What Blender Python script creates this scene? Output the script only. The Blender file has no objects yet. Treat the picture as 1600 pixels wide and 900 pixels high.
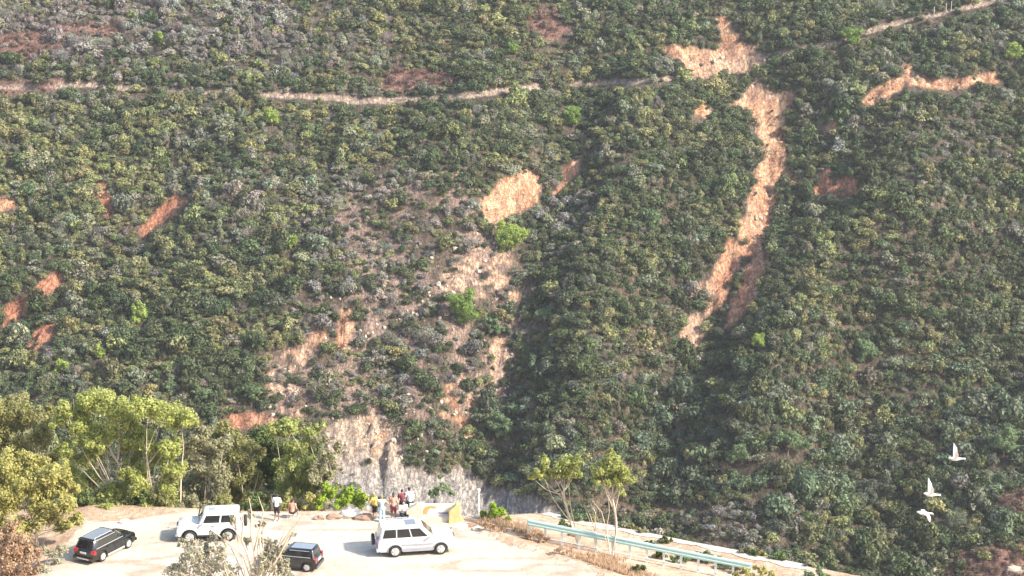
import bpy, math, random
import numpy as np
from mathutils import Vector, Matrix

random.seed(7)
rng = np.random.default_rng(11)
scn = bpy.context.scene
C = scn.collection
R = math.radians

# ------------------------------------------------------------------ camera
PITCH = R(13.87); F = 2800.0; CAMZ = 40.0
cam_d = bpy.data.cameras.new('camera'); cam = bpy.data.objects.new('camera', cam_d); C.objects.link(cam)
cam.location = (0, 0, CAMZ); cam.rotation_euler = (R(90) - PITCH, 0, 0)
cam_d.sensor_width = 36; cam_d.lens = 36 * F / 1600; cam_d.clip_end = 4000; cam_d.clip_start = .5
scn.camera = cam
# ------------------------------------------------------------------ light
SUN_EL, SUN_AZ = R(37), R(112)          # azimuth clockwise from +Y (straight away from the camera)
w = bpy.data.worlds.new('World'); scn.world = w; w.use_nodes = True
nt = w.node_tree; bg = nt.nodes['Background']
sky = nt.nodes.new('ShaderNodeTexSky'); sky.sky_type = 'NISHITA'; sky.sun_disc = False
sky.sun_elevation = SUN_EL; sky.sun_rotation = SUN_AZ; sky.air_density = 1.2; sky.dust_density = 2.0
nt.links.new(sky.outputs[0], bg.inputs[0]); bg.inputs[1].default_value = .15
sd = bpy.data.lights.new('sun', 'SUN'); sd.energy = 4.0; sd.angle = R(2.5); sd.color = (1, .92, .80)
so = bpy.data.objects.new('sun', sd); C.objects.link(so); so.location = (60, -30, 120)
sv = Vector((math.sin(SUN_AZ) * math.cos(SUN_EL), math.cos(SUN_AZ) * math.cos(SUN_EL), math.sin(SUN_EL)))
so.rotation_euler = sv.to_track_quat('Z', 'Y').to_euler()
scn.view_settings.view_transform = 'Standard'; scn.view_settings.look = 'None'
scn.view_settings.exposure = 1.17; scn.view_settings.gamma = 1; scn.view_settings.use_curve_mapping = False
scn.render.engine = 'CYCLES'
HAZE = .00017
scn.cycles.max_bounces = 4; scn.cycles.diffuse_bounces = 2; scn.cycles.glossy_bounces = 2; scn.cycles.transparent_max_bounces = 4; scn.cycles.volume_bounces = 0

# ------------------------------------------------------------------ pixel <-> world
cp, sp = math.cos(PITCH), math.sin(PITCH)
def ray(px, py):
    u = (px - 800) / F; v = -(py - 450) / F
    return np.array([u, cp + v * sp, -sp + v * cp])
def at(px, py, z=0.):
    d = ray(px, py); t = (z - CAMZ) / d[2]; return np.array([d[0] * t, d[1] * t, z])
def aty(px, py, y):
    d = ray(px, py); t = y / d[1]; return np.array([d[0] * t, y, CAMZ + d[2] * t])
def project(P):
    P = np.asarray(P, float); dz = P[..., 2] - CAMZ
    dep = P[..., 1] * cp - dz * sp; up = P[..., 1] * sp + dz * cp
    dep = np.where(dep < 1, 1, dep)
    return 800 + F * P[..., 0] / dep, 450 - F * up / dep

# ------------------------------------------------------------------ noise
_lat = np.random.default_rng(3).random((256, 256))
def vnoise(x, y):
    xi = np.floor(x).astype(int); yi = np.floor(y).astype(int)
    fx = x - xi; fy = y - yi; fx = fx * fx * (3 - 2 * fx); fy = fy * fy * (3 - 2 * fy)
    a = _lat[xi & 255, yi & 255]; b = _lat[(xi + 1) & 255, yi & 255]
    c = _lat[xi & 255, (yi + 1) & 255]; d = _lat[(xi + 1) & 255, (yi + 1) & 255]
    return (a * (1 - fx) + b * fx) * (1 - fy) + (c * (1 - fx) + d * fx) * fy
def fbm(x, y, o=4):
    s = 0; a = .5
    for i in range(o):
        s = s + a * (vnoise(x + 17.3 * i, y + 5.1 * i) - .5) * 2; x = x * 2.03; y = y * 2.03; a *= .5
    return s
def sstep(a, b, x):
    t = np.clip((x - a) / (b - a), 0, 1); return t * t * (3 - 2 * t)
def seg_dist(x, y, pts):
    d = np.full(np.shape(x), 1e9)
    for (ax, ay), (bx, by) in zip(pts[:-1], pts[1:]):
        vx, vy = bx - ax, by - ay; L = vx * vx + vy * vy + 1e-9
        t = np.clip(((x - ax) * vx + (y - ay) * vy) / L, 0, 1)
        d = np.minimum(d, np.hypot(x - ax - t * vx, y - ay - t * vy))
    return d
def poly_sd(x, y, poly):
    """signed distance, positive inside"""
    p = list(poly) + [poly[0]]
    d = seg_dist(x, y, p); ins = np.zeros(np.shape(x), bool)
    for (ax, ay), (bx, by) in zip(p[:-1], p[1:]):
        c = ((ay > y) != (by > y)) & (x < (bx - ax) * (y - ay) / (by - ay + 1e-12) + ax)
        ins ^= c
    return np.where(ins, d, -d)

# ------------------------------------------------------------------ mesh helpers
def tag(o, label=None, cat=None, group=None, kind=None):
    if label: o['label'] = label
    if cat: o['category'] = cat
    if group: o['group'] = group
    if kind: o['kind'] = kind
    return o
def link_mesh(name, me, mat=None, parent=None):
    o = bpy.data.objects.new(name, me); C.objects.link(o)
    if mat: me.materials.append(mat)
    if parent: o.parent = parent
    return o
def np_mesh(name, V, Q, smooth=False):
    me = bpy.data.meshes.new(name); V = np.asarray(V, np.float32); Q = np.asarray(Q, np.int32)
    k = Q.shape[1]; me.vertices.add(len(V)); me.vertices.foreach_set('co', V.ravel())
    me.loops.add(Q.size); me.loops.foreach_set('vertex_index', Q.ravel())
    me.polygons.add(len(Q)); me.polygons.foreach_set('loop_start', np.arange(0, Q.size, k, dtype=np.int32))
    if smooth: me.polygons.foreach_set('use_smooth', np.ones(len(Q), bool))
    me.update(calc_edges=True); return me
def empty(name, loc=(0, 0, 0), rz=0, parent=None):
    o = bpy.data.objects.new(name, None); C.objects.link(o); o.location = loc; o.rotation_euler = (0, 0, rz)
    o.empty_display_size = .2
    if parent: o.parent = parent
    return o
class MB:
    def __init__(s): s.v = []; s.f = []
    def add(s, vs, fs):
        n = len(s.v); s.v += [tuple(map(float, p)) for p in vs]; s.f += [tuple(i + n for i in f) for f in fs]; return s
    def box(s, x0, x1, y0, y1, z0, z1):
        return s.add([(x0, y0, z0), (x1, y0, z0), (x1, y1, z0), (x0, y1, z0), (x0, y0, z1), (x1, y0, z1), (x1, y1, z1), (x0, y1, z1)],
                     [(3, 2, 1, 0), (4, 5, 6, 7), (0, 1, 5, 4), (1, 2, 6, 5), (2, 3, 7, 6), (3, 0, 4, 7)])
    def tube(s, pts, rad, n=6, cap=True):
        pts = [np.asarray(p, float) for p in pts]; m = len(pts)
        if np.isscalar(rad): rad = [rad] * m
        rings = []; ref = np.array([.31, .2, .93])
        for i, p in enumerate(pts):
            t = pts[min(i + 1, m - 1)] - pts[max(i - 1, 0)]; t = t / (np.linalg.norm(t) + 1e-9)
            a = np.cross(t, ref)
            if np.linalg.norm(a) < 1e-3: a = np.cross(t, [1, 0, 0])
            a /= np.linalg.norm(a); b = np.cross(t, a)
            rings.append([p + rad[i] * (math.cos(2 * math.pi * k / n) * a + math.sin(2 * math.pi * k / n) * b) for k in range(n)])
        vs = [v for r in rings for v in r]; fs = []
        for i in range(m - 1):
            for k in range(n):
                fs.append((i * n + k, i * n + (k + 1) % n, (i + 1) * n + (k + 1) % n, (i + 1) * n + k))
        if cap: fs.append(tuple(range(n))[::-1]); fs.append(tuple((m - 1) * n + k for k in range(n)))
        return s.add(vs, fs)
    def ell(s, c, r, nu=12, nv=8):
        c = np.asarray(c, float); r = np.broadcast_to(np.asarray(r, float), 3); vs = [c + (0, 0, r[2])]; fs = []
        for j in range(1, nv):
            th = math.pi * j / nv
            for i in range(nu):
                ph = 2 * math.pi * i / nu
                vs.append(c + r * np.array([math.sin(th) * math.cos(ph), math.sin(th) * math.sin(ph), math.cos(th)]))
        vs.append(c - (0, 0, r[2])); L = len(vs) - 1
        for i in range(nu):
            fs.append((0, 1 + i, 1 + (i + 1) % nu)); b = 1 + (nv - 2) * nu
            fs.append((L, b + (i + 1) % nu, b + i))
        for j in range(nv - 2):
            for i in range(nu):
                a = 1 + j * nu
                fs.append((a + i, a + nu + i, a + nu + (i + 1) % nu, a + (i + 1) % nu))
        return s.add(vs, fs)
    def limb(s, p0, p1, r0, r1, n=8):
        s.ell(p0, r0, n, 6); s.ell(p1, r1, n, 6); return s.tube([p0, p1], [r0, r1], n)
    def lathe_y(s, prof, n=24, c=(0, 0, 0)):
        """profile of (radius, y) revolved round the Y axis"""
        vs = []; fs = []; m = len(prof)
        for k in range(n):
            a = 2 * math.pi * k / n
            for r, y in prof: vs.append((c[0] + r * math.cos(a), c[1] + y, c[2] + r * math.sin(a)))
        for k in range(n):
            for j in range(m - 1):
                fs.append((k * m + j, k * m + j + 1, ((k + 1) % n) * m + j + 1, ((k + 1) % n) * m + j))
        return s.add(vs, fs)
    def panel(s, pts, off, th):
        """flat polygon pushed out along its normal: a thin slab standing proud"""
        P = [np.asarray(p, float) for p in pts]; n = np.zeros(3)
        for i in range(len(P)): n += np.cross(P[i], P[(i + 1) % len(P)])
        n /= np.linalg.norm(n); k = len(P)
        vs = [p + n * (off - th) for p in P] + [p + n * off for p in P]
        fs = [tuple(range(k))[::-1], tuple(range(k, 2 * k))] + [(i, (i + 1) % k, k + (i + 1) % k, k + i) for i in range(k)]
        return s.add(vs, fs)
    def build(s, name, mat=None, parent=None, smooth=None):
        me = bpy.data.meshes.new(name); me.from_pydata(s.v, [], s.f); me.update()
        if smooth is not None:
            me.polygons.foreach_set('use_smooth', [True] * len(me.polygons))
            if smooth < 180: me.set_sharp_from_angle(angle=R(smooth))
        return link_mesh(name, me, mat, parent)

# ------------------------------------------------------------------ materials
def new_mat(name):
    m = bpy.data.materials.new(name); m.use_nodes = True
    return m, m.node_tree, m.node_tree.nodes['Principled BSDF']
def L_(nt, a, b): nt.links.new(a, b)
def mat(name, col, rough=.6, metal=0, coat=0, var=.12, scale=6., bump=0., spec=.5):
    m, nt, b = new_mat(name)
    b.inputs['Roughness'].default_value = rough; b.inputs['Metallic'].default_value = metal
    b.inputs['Coat Weight'].default_value = coat; b.inputs['Coat Roughness'].default_value = .04
    b.inputs['Specular IOR Level'].default_value = spec
    tc = nt.nodes.new('ShaderNodeTexCoord'); n = nt.nodes.new('ShaderNodeTexNoise'); n.inputs['Scale'].default_value = scale
    n.inputs['Detail'].default_value = 5
    L_(nt, tc.outputs['Object'], n.inputs['Vector'])
    mx = nt.nodes.new('ShaderNodeMix'); mx.data_type = 'RGBA'
    c = np.array(col); mx.inputs[6].default_value = (*np.clip(c * (1 - var), 0, 1), 1); mx.inputs[7].default_value = (*np.clip(c * (1 + var), 0, 1), 1)
    L_(nt, n.outputs['Fac'], mx.inputs[0]); L_(nt, mx.outputs[2], b.inputs['Base Color'])
    if bump:
        bp = nt.nodes.new('ShaderNodeBump'); bp.inputs['Strength'].default_value = bump; bp.inputs['Distance'].default_value = .03
        L_(nt, n.outputs['Fac'], bp.inputs['Height']); L_(nt, bp.outputs[0], b.inputs['Normal'])
    return m
def leaf_mat(name, dark, light, trans=.3, src=None):
    """leaf colour varies card by card ('v'); src: per-plant tint from the instancer or the object colour"""
    m, nt, b = new_mat(name); out = nt.nodes['Material Output']
    b.inputs['Roughness'].default_value = .6; b.inputs['Specular IOR Level'].default_value = .25
    a = nt.nodes.new('ShaderNodeAttribute'); a.attribute_name = 'v'
    mx = nt.nodes.new('ShaderNodeMix'); mx.data_type = 'RGBA'
    mx.inputs[6].default_value = (*dark, 1); mx.inputs[7].default_value = (*light, 1)
    L_(nt, a.outputs['Fac'], mx.inputs[0]); col = mx.outputs[2]
    if src:
        if src == 'inst':
            t = nt.nodes.new('ShaderNodeAttribute'); t.attribute_type = 'INSTANCER'; t.attribute_name = 'tint'; tc = t.outputs['Color']
        else:
            t = nt.nodes.new('ShaderNodeObjectInfo'); tc = t.outputs['Color']
        mu = nt.nodes.new('ShaderNodeMix'); mu.data_type = 'RGBA'; mu.blend_type = 'MULTIPLY'; mu.inputs[0].default_value = 1
        L_(nt, col, mu.inputs[6]); L_(nt, tc, mu.inputs[7]); col = mu.outputs[2]
    tr = nt.nodes.new('ShaderNodeBsdfTranslucent'); ms = nt.nodes.new('ShaderNodeMixShader'); ms.inputs[0].default_value = trans
    L_(nt, col, b.inputs['Base Color']); L_(nt, col, tr.inputs['Color'])
    L_(nt, b.outputs[0], ms.inputs[1]); L_(nt, tr.outputs[0], ms.inputs[2]); L_(nt, ms.outputs[0], out.inputs['Surface'])
    return m
def ground_mat(name, scale=1.2, bump=.6, var=.45, rough=.95, cracks=False):
    """base colour from the 'soil' colours of the sheet, broken up by noise"""
    m, nt, b = new_mat(name); b.inputs['Roughness'].default_value = rough; b.inputs['Specular IOR Level'].default_value = .15
    a = nt.nodes.new('ShaderNodeAttribute'); a.attribute_name = 'soil'
    tc = nt.nodes.new('ShaderNodeTexCoord'); n = nt.nodes.new('ShaderNodeTexNoise'); n.inputs['Scale'].default_value = scale
    n.inputs['Detail'].default_value = 8; n.inputs['Roughness'].default_value = .65
    L_(nt, tc.outputs['Object'], n.inputs['Vector'])
    rp = nt.nodes.new('ShaderNodeMapRange'); rp.inputs['From Min'].default_value = .3; rp.inputs['From Max'].default_value = .7
    rp.inputs['To Min'].default_value = 1 - var; rp.inputs['To Max'].default_value = 1 + var * .6
    L_(nt, n.outputs['Fac'], rp.inputs['Value'])
    mu = nt.nodes.new('ShaderNodeVectorMath'); mu.operation = 'SCALE'
    L_(nt, a.outputs['Vector'], mu.inputs[0]); L_(nt, rp.outputs[0], mu.inputs['Scale']); L_(nt, mu.outputs[0], b.inputs['Base Color'])
    hgt_ = n.outputs['Fac']
    if cracks:
        mp = nt.nodes.new('ShaderNodeMapping'); mp.inputs['Scale'].default_value = (1.5, .45, .45); L_(nt, tc.outputs['Object'], mp.inputs['Vector'])
        dm = nt.nodes.new('ShaderNodeVectorMath'); dm.operation = 'MULTIPLY_ADD'; dm.inputs[1].default_value = (1.6, 1.6, 1.6); L_(nt, n.outputs['Color'], dm.inputs[0]); L_(nt, mp.outputs[0], dm.inputs[2])
        vo = nt.nodes.new('ShaderNodeTexVoronoi'); vo.feature = 'DISTANCE_TO_EDGE'; vo.inputs['Scale'].default_value = 1.0; L_(nt, dm.outputs[0], vo.inputs['Vector'])
        cr = nt.nodes.new('ShaderNodeMapRange'); cr.inputs['From Max'].default_value = .12; cr.inputs['To Min'].default_value = .74; cr.inputs['To Max'].default_value = 1.05; L_(nt, vo.outputs['Distance'], cr.inputs['Value'])
        m2 = nt.nodes.new('ShaderNodeVectorMath'); m2.operation = 'SCALE'; L_(nt, mu.outputs[0], m2.inputs[0]); L_(nt, cr.outputs[0], m2.inputs['Scale']); L_(nt, m2.outputs[0], b.inputs['Base Color'])
        ah = nt.nodes.new('ShaderNodeMath'); ah.operation = 'ADD'; L_(nt, n.outputs['Fac'], ah.inputs[0]); L_(nt, cr.outputs[0], ah.inputs[1]); hgt_ = ah.outputs[0]
    bp = nt.nodes.new('ShaderNodeBump'); bp.inputs['Strength'].default_value = bump; bp.inputs['Distance'].default_value = .3
    L_(nt, hgt_, bp.inputs['Height']); L_(nt, bp.outputs[0], b.inputs['Normal'])
    return m

# ------------------------------------------------------------------ terrain
SLOPE = .70
def hill_plane(px, py):
    d = ray(px, py); k = -37 - SLOPE * 308
    t = (k - CAMZ) / (d[2] - SLOPE * d[1]); return d[0] * t, d[1] * t
GULLIES = [([(925, 120), (905, 190), (872, 330), (838, 420), (805, 520), (792, 640), (770, 740)], 6.0, 9.5),
           ([(1160, 60), (1205, 170), (1205, 300), (1165, 380), (1110, 480), (1060, 600), (1010, 720), (960, 800)], 4.8, 9),
           ([(1270, 170), (1285, 290), (1330, 420), (1360, 560), (1330, 700)], 3.6, 8),
           ([(300, 280), (230, 350), (110, 430), (10, 500), (-60, 560)], 3.0, 6),
           ([(1620, 380), (1540, 560), (1470, 700), (1380, 830)], 4.0, 12),
           ([(640, 420), (600, 520), (600, 640), (640, 740)], 1.8, 7)]
SPURS = [([(985, 160), (960, 300), (930, 450), (905, 600), (880, 720)], 5.5, 9),
         ([(740, 200), (690, 330), (660, 420)], 2.0, 10),
         ([(1420, 180), (1450, 350), (1250, 420), (1230, 560), (1180, 700)], 5.0, 9),
         ([(400, 240), (330, 420), (250, 560)], 3.0, 13)]
_g = [([hill_plane(*p) for p in pl], -d, w_) for pl, d, w_ in GULLIES] + [([hill_plane(*p) for p in pl], d, w_) for pl, d, w_ in SPURS]
EDGE_X = [-400, -60, -30, -16, -3, 2.4, 17, 40, 400]; EDGE_Y = [140, 110, 106, 104.2, 104.6, 109.6, 101.4, 87.4, 41]
def H0(x, y):
    x = np.asarray(x, float); y = np.asarray(y, float)
    t = np.clip(y / 84, 0, 1); back = np.where(y < 0, 38.2, 38.2 * (1 - t) ** 1.6)
    s = (x + 3.1) * .68 + (y - 102.4) * .73
    back = back + np.where(y > 60, -np.clip(s, 0, 9) * .24 + .16 * np.exp(-((s - .3) / .5) ** 2), 0)
    lf = np.clip(-26 - x, 0, 12); back = back - np.where(y > 84, lf * .12, 0)
    ye = np.interp(x, EDGE_X, EDGE_Y)
    d = np.maximum(y - ye, 0); near = back - .9 * d * (1 - np.exp(-d / 1.2)) + fbm(x * .35, y * .35) * np.clip(d, 0, 4) * .3
    near = np.maximum(near, -74 + fbm(x * .1, y * .1))
    yy = np.minimum(y, 430); hill = -37 + SLOPE * (yy - 308) + .2 * np.maximum(y - 430, 0)
    m = (y > 235)
    disp = fbm(x * .03 + 3, y * .022, 4) * 4.6 + fbm(x * .12, y * .1, 3) * .9
    for pl, dd, ww in _g:
        q = np.zeros(x.shape); q[m] = dd * np.exp(-(seg_dist(x[m], y[m], pl) / ww) ** 2); disp = disp + q
    hill = hill + disp * m
    return np.maximum(near, hill)

SCARS = [
 [(1037,71),(1070,77),(1124,80),(1131,56),(1122,30),(1135,28),(1151,70),(1166,77),(1187,83),(1192,98),(1154,110),(1100,121),(1082,110),(1058,89),(1040,83)],
 [(1181,124),(1208,149),(1238,149),(1232,161),(1220,167),(1228,196),(1223,212),(1228,242),(1223,262),(1244,278),(1256,289),(1247,291),(1220,272),(1212,280),(1213,310),(1211,344),(1192,372),(1186,398),(1150,400),(1157,374),(1153,350),(1172,344),(1175,314),(1181,290),(1178,278),(1190,254),(1196,224),(1184,206),(1174,194),(1178,176),(1166,167),(1142,164),(1154,152),(1172,134)],
 [(1139,370),(1153,390),(1154,416),(1136,444),(1124,480),(1102,496),(1104,458),(1117,422),(1128,400)],
 [(1190,384),(1199,402),(1184,452),(1160,490),(1138,506),(1144,476),(1159,452),(1163,420)],
 [(1094,443),(1086,476),(1095,506),(1092,542),(1066,526),(1076,500),(1075,464)],
 [(1258,288),(1276,292),(1292,268),(1300,284),(1298,294),(1312,280),(1337,281),(1339,302),(1316,302),(1274,300)],
 [(1284,209),(1305,180),(1308,196),(1295,214)],
 [(1350,158),(1380,133),(1415,116),(1408,100),(1420,102),(1430,118),(1480,128),(1555,117),(1556,124),(1480,138),(1425,132),(1395,145),(1360,162)],
 [(1088,166),(1098,158),(1106,166),(1104,180),(1092,178)],
 [(754,312),(790,280),(825,262),(844,282),(842,316),(815,330),(786,340),(776,356),(758,338)],
 [(866,304),(885,262),(906,250),(902,270),(880,292)],
 [(690,440),(735,398),(788,402),(800,436),(772,462),(724,458),(692,470)],
 [(530,490),(550,478),(553,510),(540,548),(523,542)],
 [(488,508),(506,512),(516,545),(484,547)],
 [(448,545),(470,548),(482,600),(472,650),(420,644),(413,592),(448,575)],
 [(700,598),(722,598),(742,640),(736,690),(720,684),(712,652),(692,664)],
 [(768,545),(786,515),(792,560),(781,625),(769,600)],
 [(3,486),(40,463),(95,422),(102,434),(60,466),(25,496),(4,508)],
 [(35,548),(58,515),(90,503),(90,520),(55,548)],
 [(152,290),(165,284),(174,320),(170,338),(160,324)],
 [(214,362),(235,345),(272,308),(288,314),(246,352),(230,370)],
 [(345,658),(370,648),(398,645),(430,655),(425,668),(370,668),(350,668)],
 [(570,660),(585,645),(600,665),(596,700),(580,712),(566,690)],
 [(0,315),(22,313),(18,322),(0,326)],
 [(795,455),(806,458),(812,475),(803,482)],
]
SPARSE = [([(600,480),(690,415),(800,370),(825,470),(795,640),(650,660),(500,660),(420,650),(420,540),(500,470)], .74), ([(540,270),(720,262),(850,480),(800,640),(620,640),(440,600),(480,470)], .78),
          ([(600,290),(700,278),(720,340),(610,350)], .5), ([(660,380),(800,350),(830,480),(680,500)], .45), ([(560,470),(640,460),(640,540),(560,520)], .4),
          ([(960,760),(1250,830),(1230,900),(1000,860)], .88)]
GREY = [(503,668),(540,660),(574,652),(618,662),(632,726),(680,748),(712,728),(762,764),(805,768),(852,790),(900,812),(850,830),(760,830),(520,830),(505,720)]
BROWN = [[(0,55),(90,38),(215,36),(165,62),(60,84),(0,102)], [(575,128),(620,108),(700,110),(712,134),(590,142)],
         [(1480,880),(1520,858),(1600,848),(1620,920),(1470,920)], [(1545,800),(1570,775),(1620,760),(1620,800)],
         [(820,30),(860,20),(890,50),(850,66)], [(0,130),(100,124),(105,136),(0,148)]]
TRACKS = [[(-60,140),(60,136),(130,132),(200,138),(330,145),(430,148),(520,153),(620,160),(700,152),(780,143),(860,133),(930,130),(1000,126),(1100,120),(1150,108)],
          [(1185,90),(1240,80),(1290,73),(1340,55),(1380,42),(1420,32),(1500,14),(1570,0),(1640,-14)],
          [(540,160),(620,154),(700,150)]]
BROKEN = (11, 14, 15, 22)
def masks(px, py):
    nz = fbm(px * .03, py * .045, 4) * 9
    sc = np.zeros(px.shape)
    nb_ = fbm(px * .09 + 7, py * .12, 3)
    for k, p in enumerate(SCARS):
        q = sstep(-5, 1, poly_sd(px, py, p) + nz * .8)
        if k in BROKEN: q = sstep(-12, 6, poly_sd(px, py, p) + nz * 1.2) * sstep(-.18, .22, nb_)
        sc = np.maximum(sc, q)
    gr = sstep(-8, 4, poly_sd(px, py, GREY) + nz * 1.4)
    br = np.zeros(px.shape)
    for p in BROWN: br = np.maximum(br, sstep(-8, 4, poly_sd(px, py, p) + nz))
    tr = np.zeros(px.shape)
    for p in TRACKS: tr = np.maximum(tr, (1 - sstep(2.0, 5.0, seg_dist(px, py, p) + nz * .4)) * np.clip(.95 + fbm(px * .012, py * .01 + 3, 3) * .8, .65, 1))
    return sc, gr, br, tr
def H(x, y):
    x = np.asarray(x, float); y = np.asarray(y, float); z = H0(x, y); h = y > 250
    if np.any(h):
        px, py = project(np.stack([x[h], y[h], z[h]], -1)); sc, gr, br, tr = masks(px, py)
        wob = fbm(x[h] * .15, y[h] * .15, 2) * 2; rill = np.abs(fbm((x[h] + wob) * .75, y[h] * .09, 3)); fine = fbm(x[h] * .7, y[h] * .7, 3)
        z = z.copy(); z[h] += -.7 * sc + sc * (2.0 * rill + 1.0 * fine) + gr * (3.6 * rill - 1.2 + .9 * fine) - .4 * tr
    return z
def hz(x, y): return float(H(np.array([x]), np.array([y]))[0])
def hill_at(px, py):
    """first hit of a pixel's ray with the hill"""
    d = ray(px, py); ts = np.linspace(240, 480, 1600); P = d[None, :] * (ts / d[1])[:, None]
    P[:, 2] += CAMZ; g = H(P[:, 0], P[:, 1]); i = np.argmax(P[:, 2] < g)
    return np.array([P[i, 0], P[i, 1], g[i]])

xs = np.unique(np.concatenate([np.arange(-112, 112.01, .62), np.array([-300, -240, -190, -150, -130, -120, 120, 130, 150, 190, 240, 300])]))
ys = np.unique(np.concatenate([np.arange(-110, -20, 30), np.arange(-20, 84, 8), np.arange(84, 113, .5), np.arange(113, 250, 9), np.arange(250, 396, .5), np.arange(396, 430, 5), np.arange(430, 560, 30)]))
GX, GY = np.meshgrid(xs, ys); GZ = H(GX.ravel(), GY.ravel()).reshape(GX.shape)
V = np.stack([GX.ravel(), GY.ravel(), GZ.ravel()], -1)
px, py = project(V); hillm = (V[:, 1] > 250)
sc, gr, br, tr = masks(px, py); sc, gr, br, tr = sc * hillm, gr * hillm, br * hillm, tr * hillm
n1 = fbm(V[:, 0] * .25, V[:, 1] * .25, 4); n2 = fbm(V[:, 0] * .8 + 9, V[:, 1] * .8, 3)
def mixc(a, b, f): return a * (1 - f[:, None]) + b * f[:, None]
soil = np.tile(np.array([.075, .062, .045]), (len(V), 1)); soil = mixc(soil, np.array([.125, .095, .068]), np.clip(.5 + n1, 0, 1))
spm = np.zeros(len(V))
for p, d in SPARSE[:5]: spm = np.maximum(spm, sstep(-20, 20, poly_sd(px, py, p) + fbm(px * .02, py * .03) * 30))
soil = mixc(soil, np.array([.27, .19, .15]), spm * hillm * sstep(-.35, .2, fbm(px * .05, py * .018, 3)))
def ell_m(cx, cy, rx, ry): return np.exp(-(((px - cx) / rx) ** 2 + ((py - cy) / ry) ** 2))
scarc = mixc(np.tile(np.array([.50, .25, .14]), (len(V), 1)), np.array([.60, .38, .24]), np.clip(.5 + 1.6 * n2, 0, 1))
scarc = mixc(scarc, np.array([.24, .115, .07]), np.clip(-2.2 * fbm(V[:, 0] * .6 + 31, V[:, 1] * .35, 4) - .1, 0, .8))
red = np.clip(ell_m(50, 480, 160, 120) + ell_m(220, 330, 110, 70) + ell_m(1180, 440, 110, 70) * .5 + ell_m(1310, 290, 60, 40) + ell_m(380, 655, 60, 30), 0, 1)
scarc = mixc(scarc, np.array([.40, .175, .105]), red)
pale = np.clip(ell_m(1190, 110, 130, 40) * .7 + ell_m(730, 440, 80, 50) + ell_m(450, 600, 60, 70) + ell_m(1080, 500, 30, 60) + ell_m(780, 580, 30, 70), 0, 1)
scarc = mixc(scarc, np.array([.50, .37, .275]), pale * .7)
soil = mixc(soil, np.array([.38, .295, .225]), gr * .95); soil = mixc(soil, np.array([.31, .29, .27]), gr * sstep(690, 770, py) * .9)
soil = mixc(soil, np.array([.22, .125, .10]), br); soil = mixc(soil, np.array([.38, .29, .225]), tr * .9); soil = mixc(soil, scarc, sc)
nearm = ~hillm; nearc = mixc(np.tile(np.array([.44, .30, .205]), (len(V), 1)), np.array([.56, .43, .31]), np.clip(.5 + n2 * 1.3, 0, 1))
soil[nearm] = nearc[nearm]
nx, ny = len(xs), len(ys)
ii = (np.arange(ny - 1)[:, None] * nx + np.arange(nx - 1)[None, :]).ravel(); Q = np.stack([ii, ii + 1, ii + nx + 1, ii + nx], -1)
M_ground = ground_mat('earth', 1.6, 1.0, .6, cracks=True)
def sub_sheet(name, Qs, mt=None):
    u, inv = np.unique(Qs, return_inverse=True); me = np_mesh(name, V[u], inv.reshape(Qs.shape), True)
    ca = me.attributes.new('soil', 'FLOAT_COLOR', 'POINT'); ca.data.foreach_set('color', np.concatenate([soil[u], np.ones((len(u), 1))], 1).astype(np.float32).ravel())
    return tag(link_mesh(name, me, mt or M_ground), kind='structure')
qs_sc = sc[Q].mean(1) > .5; qs_gr = (gr[Q].mean(1) > .5) & ~qs_sc; qs_tr = (tr[Q].mean(1) > .5) & ~qs_sc & ~qs_gr
nearq = V[Q[:, 0], 1] < 240; sub_sheet('terrace_ground', Q[nearq], ground_mat('bank_earth', 2.0, .6, .4)); sub_sheet('hillside_terrain', Q[~(qs_sc | qs_gr | qs_tr | nearq)]); sub_sheet('landslide_ground', Q[qs_sc]); sub_sheet('eroded_grey_ground', Q[qs_gr]); sub_sheet('hillside_path', Q[qs_tr])

# ---- the parking terrace: a worn pale sheet lying on the earth
LOT = [(-27.5, 86), (-27, 92), (-26.5, 97), (-26, 102.5), (-20, 104.2), (-15, 103.9), (-8, 103.8), (-4.2, 102.8), (-1, 99.9), (2, 97.0), (5.7, 93.6), (11, 88.4), (12, 86)]
gx, gy = np.meshgrid(np.arange(-29, 13.5, .3), np.arange(85.9, 104.6, .3)); sdl = poly_sd(gx, gy, LOT) + fbm(gx * .6, gy * .6, 4) * .9
zz = H(gx.ravel(), gy.ravel()); lift = np.clip(sdl.ravel() * .05, -.03, .03)
lv = np.stack([gx.ravel(), gy.ravel(), zz + lift], -1); lnx = gx.shape[1]
li = (np.arange(gx.shape[0] - 1)[:, None] * lnx + np.arange(lnx - 1)[None, :]).ravel(); lq = np.stack([li, li + 1, li + lnx + 1, li + lnx], -1)
lq = lq[(sdl.ravel()[lq] > -.45).all(1)]
u, inv = np.unique(lq, return_inverse=True); me = np_mesh('parking_ground', lv[u], inv.reshape(lq.shape), True)
lc = mixc(np.tile(np.array([.48, .42, .335]), (len(u), 1)), np.array([.58, .51, .42]), np.clip(.5 + 1.2 * fbm(lv[u][:, 0] * .3 - 4, lv[u][:, 1] * .9, 4), 0, 1))
trk = np.exp(-((fbm(lv[u][:, 0] * .12, lv[u][:, 1] * .5 + 2, 2)) / .06) ** 2); lc = mixc(lc, np.array([.37, .285, .21]), trk * .85)
ca = me.attributes.new('soil', 'FLOAT_COLOR', 'POINT'); ca.data.foreach_set('color', np.concatenate([lc, np.ones((len(u), 1))], 1).astype(np.float32).ravel())
tag(link_mesh('parking_ground', me, ground_mat('pale_dirt', 1.7, .35, .22)), kind='structure')
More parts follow.
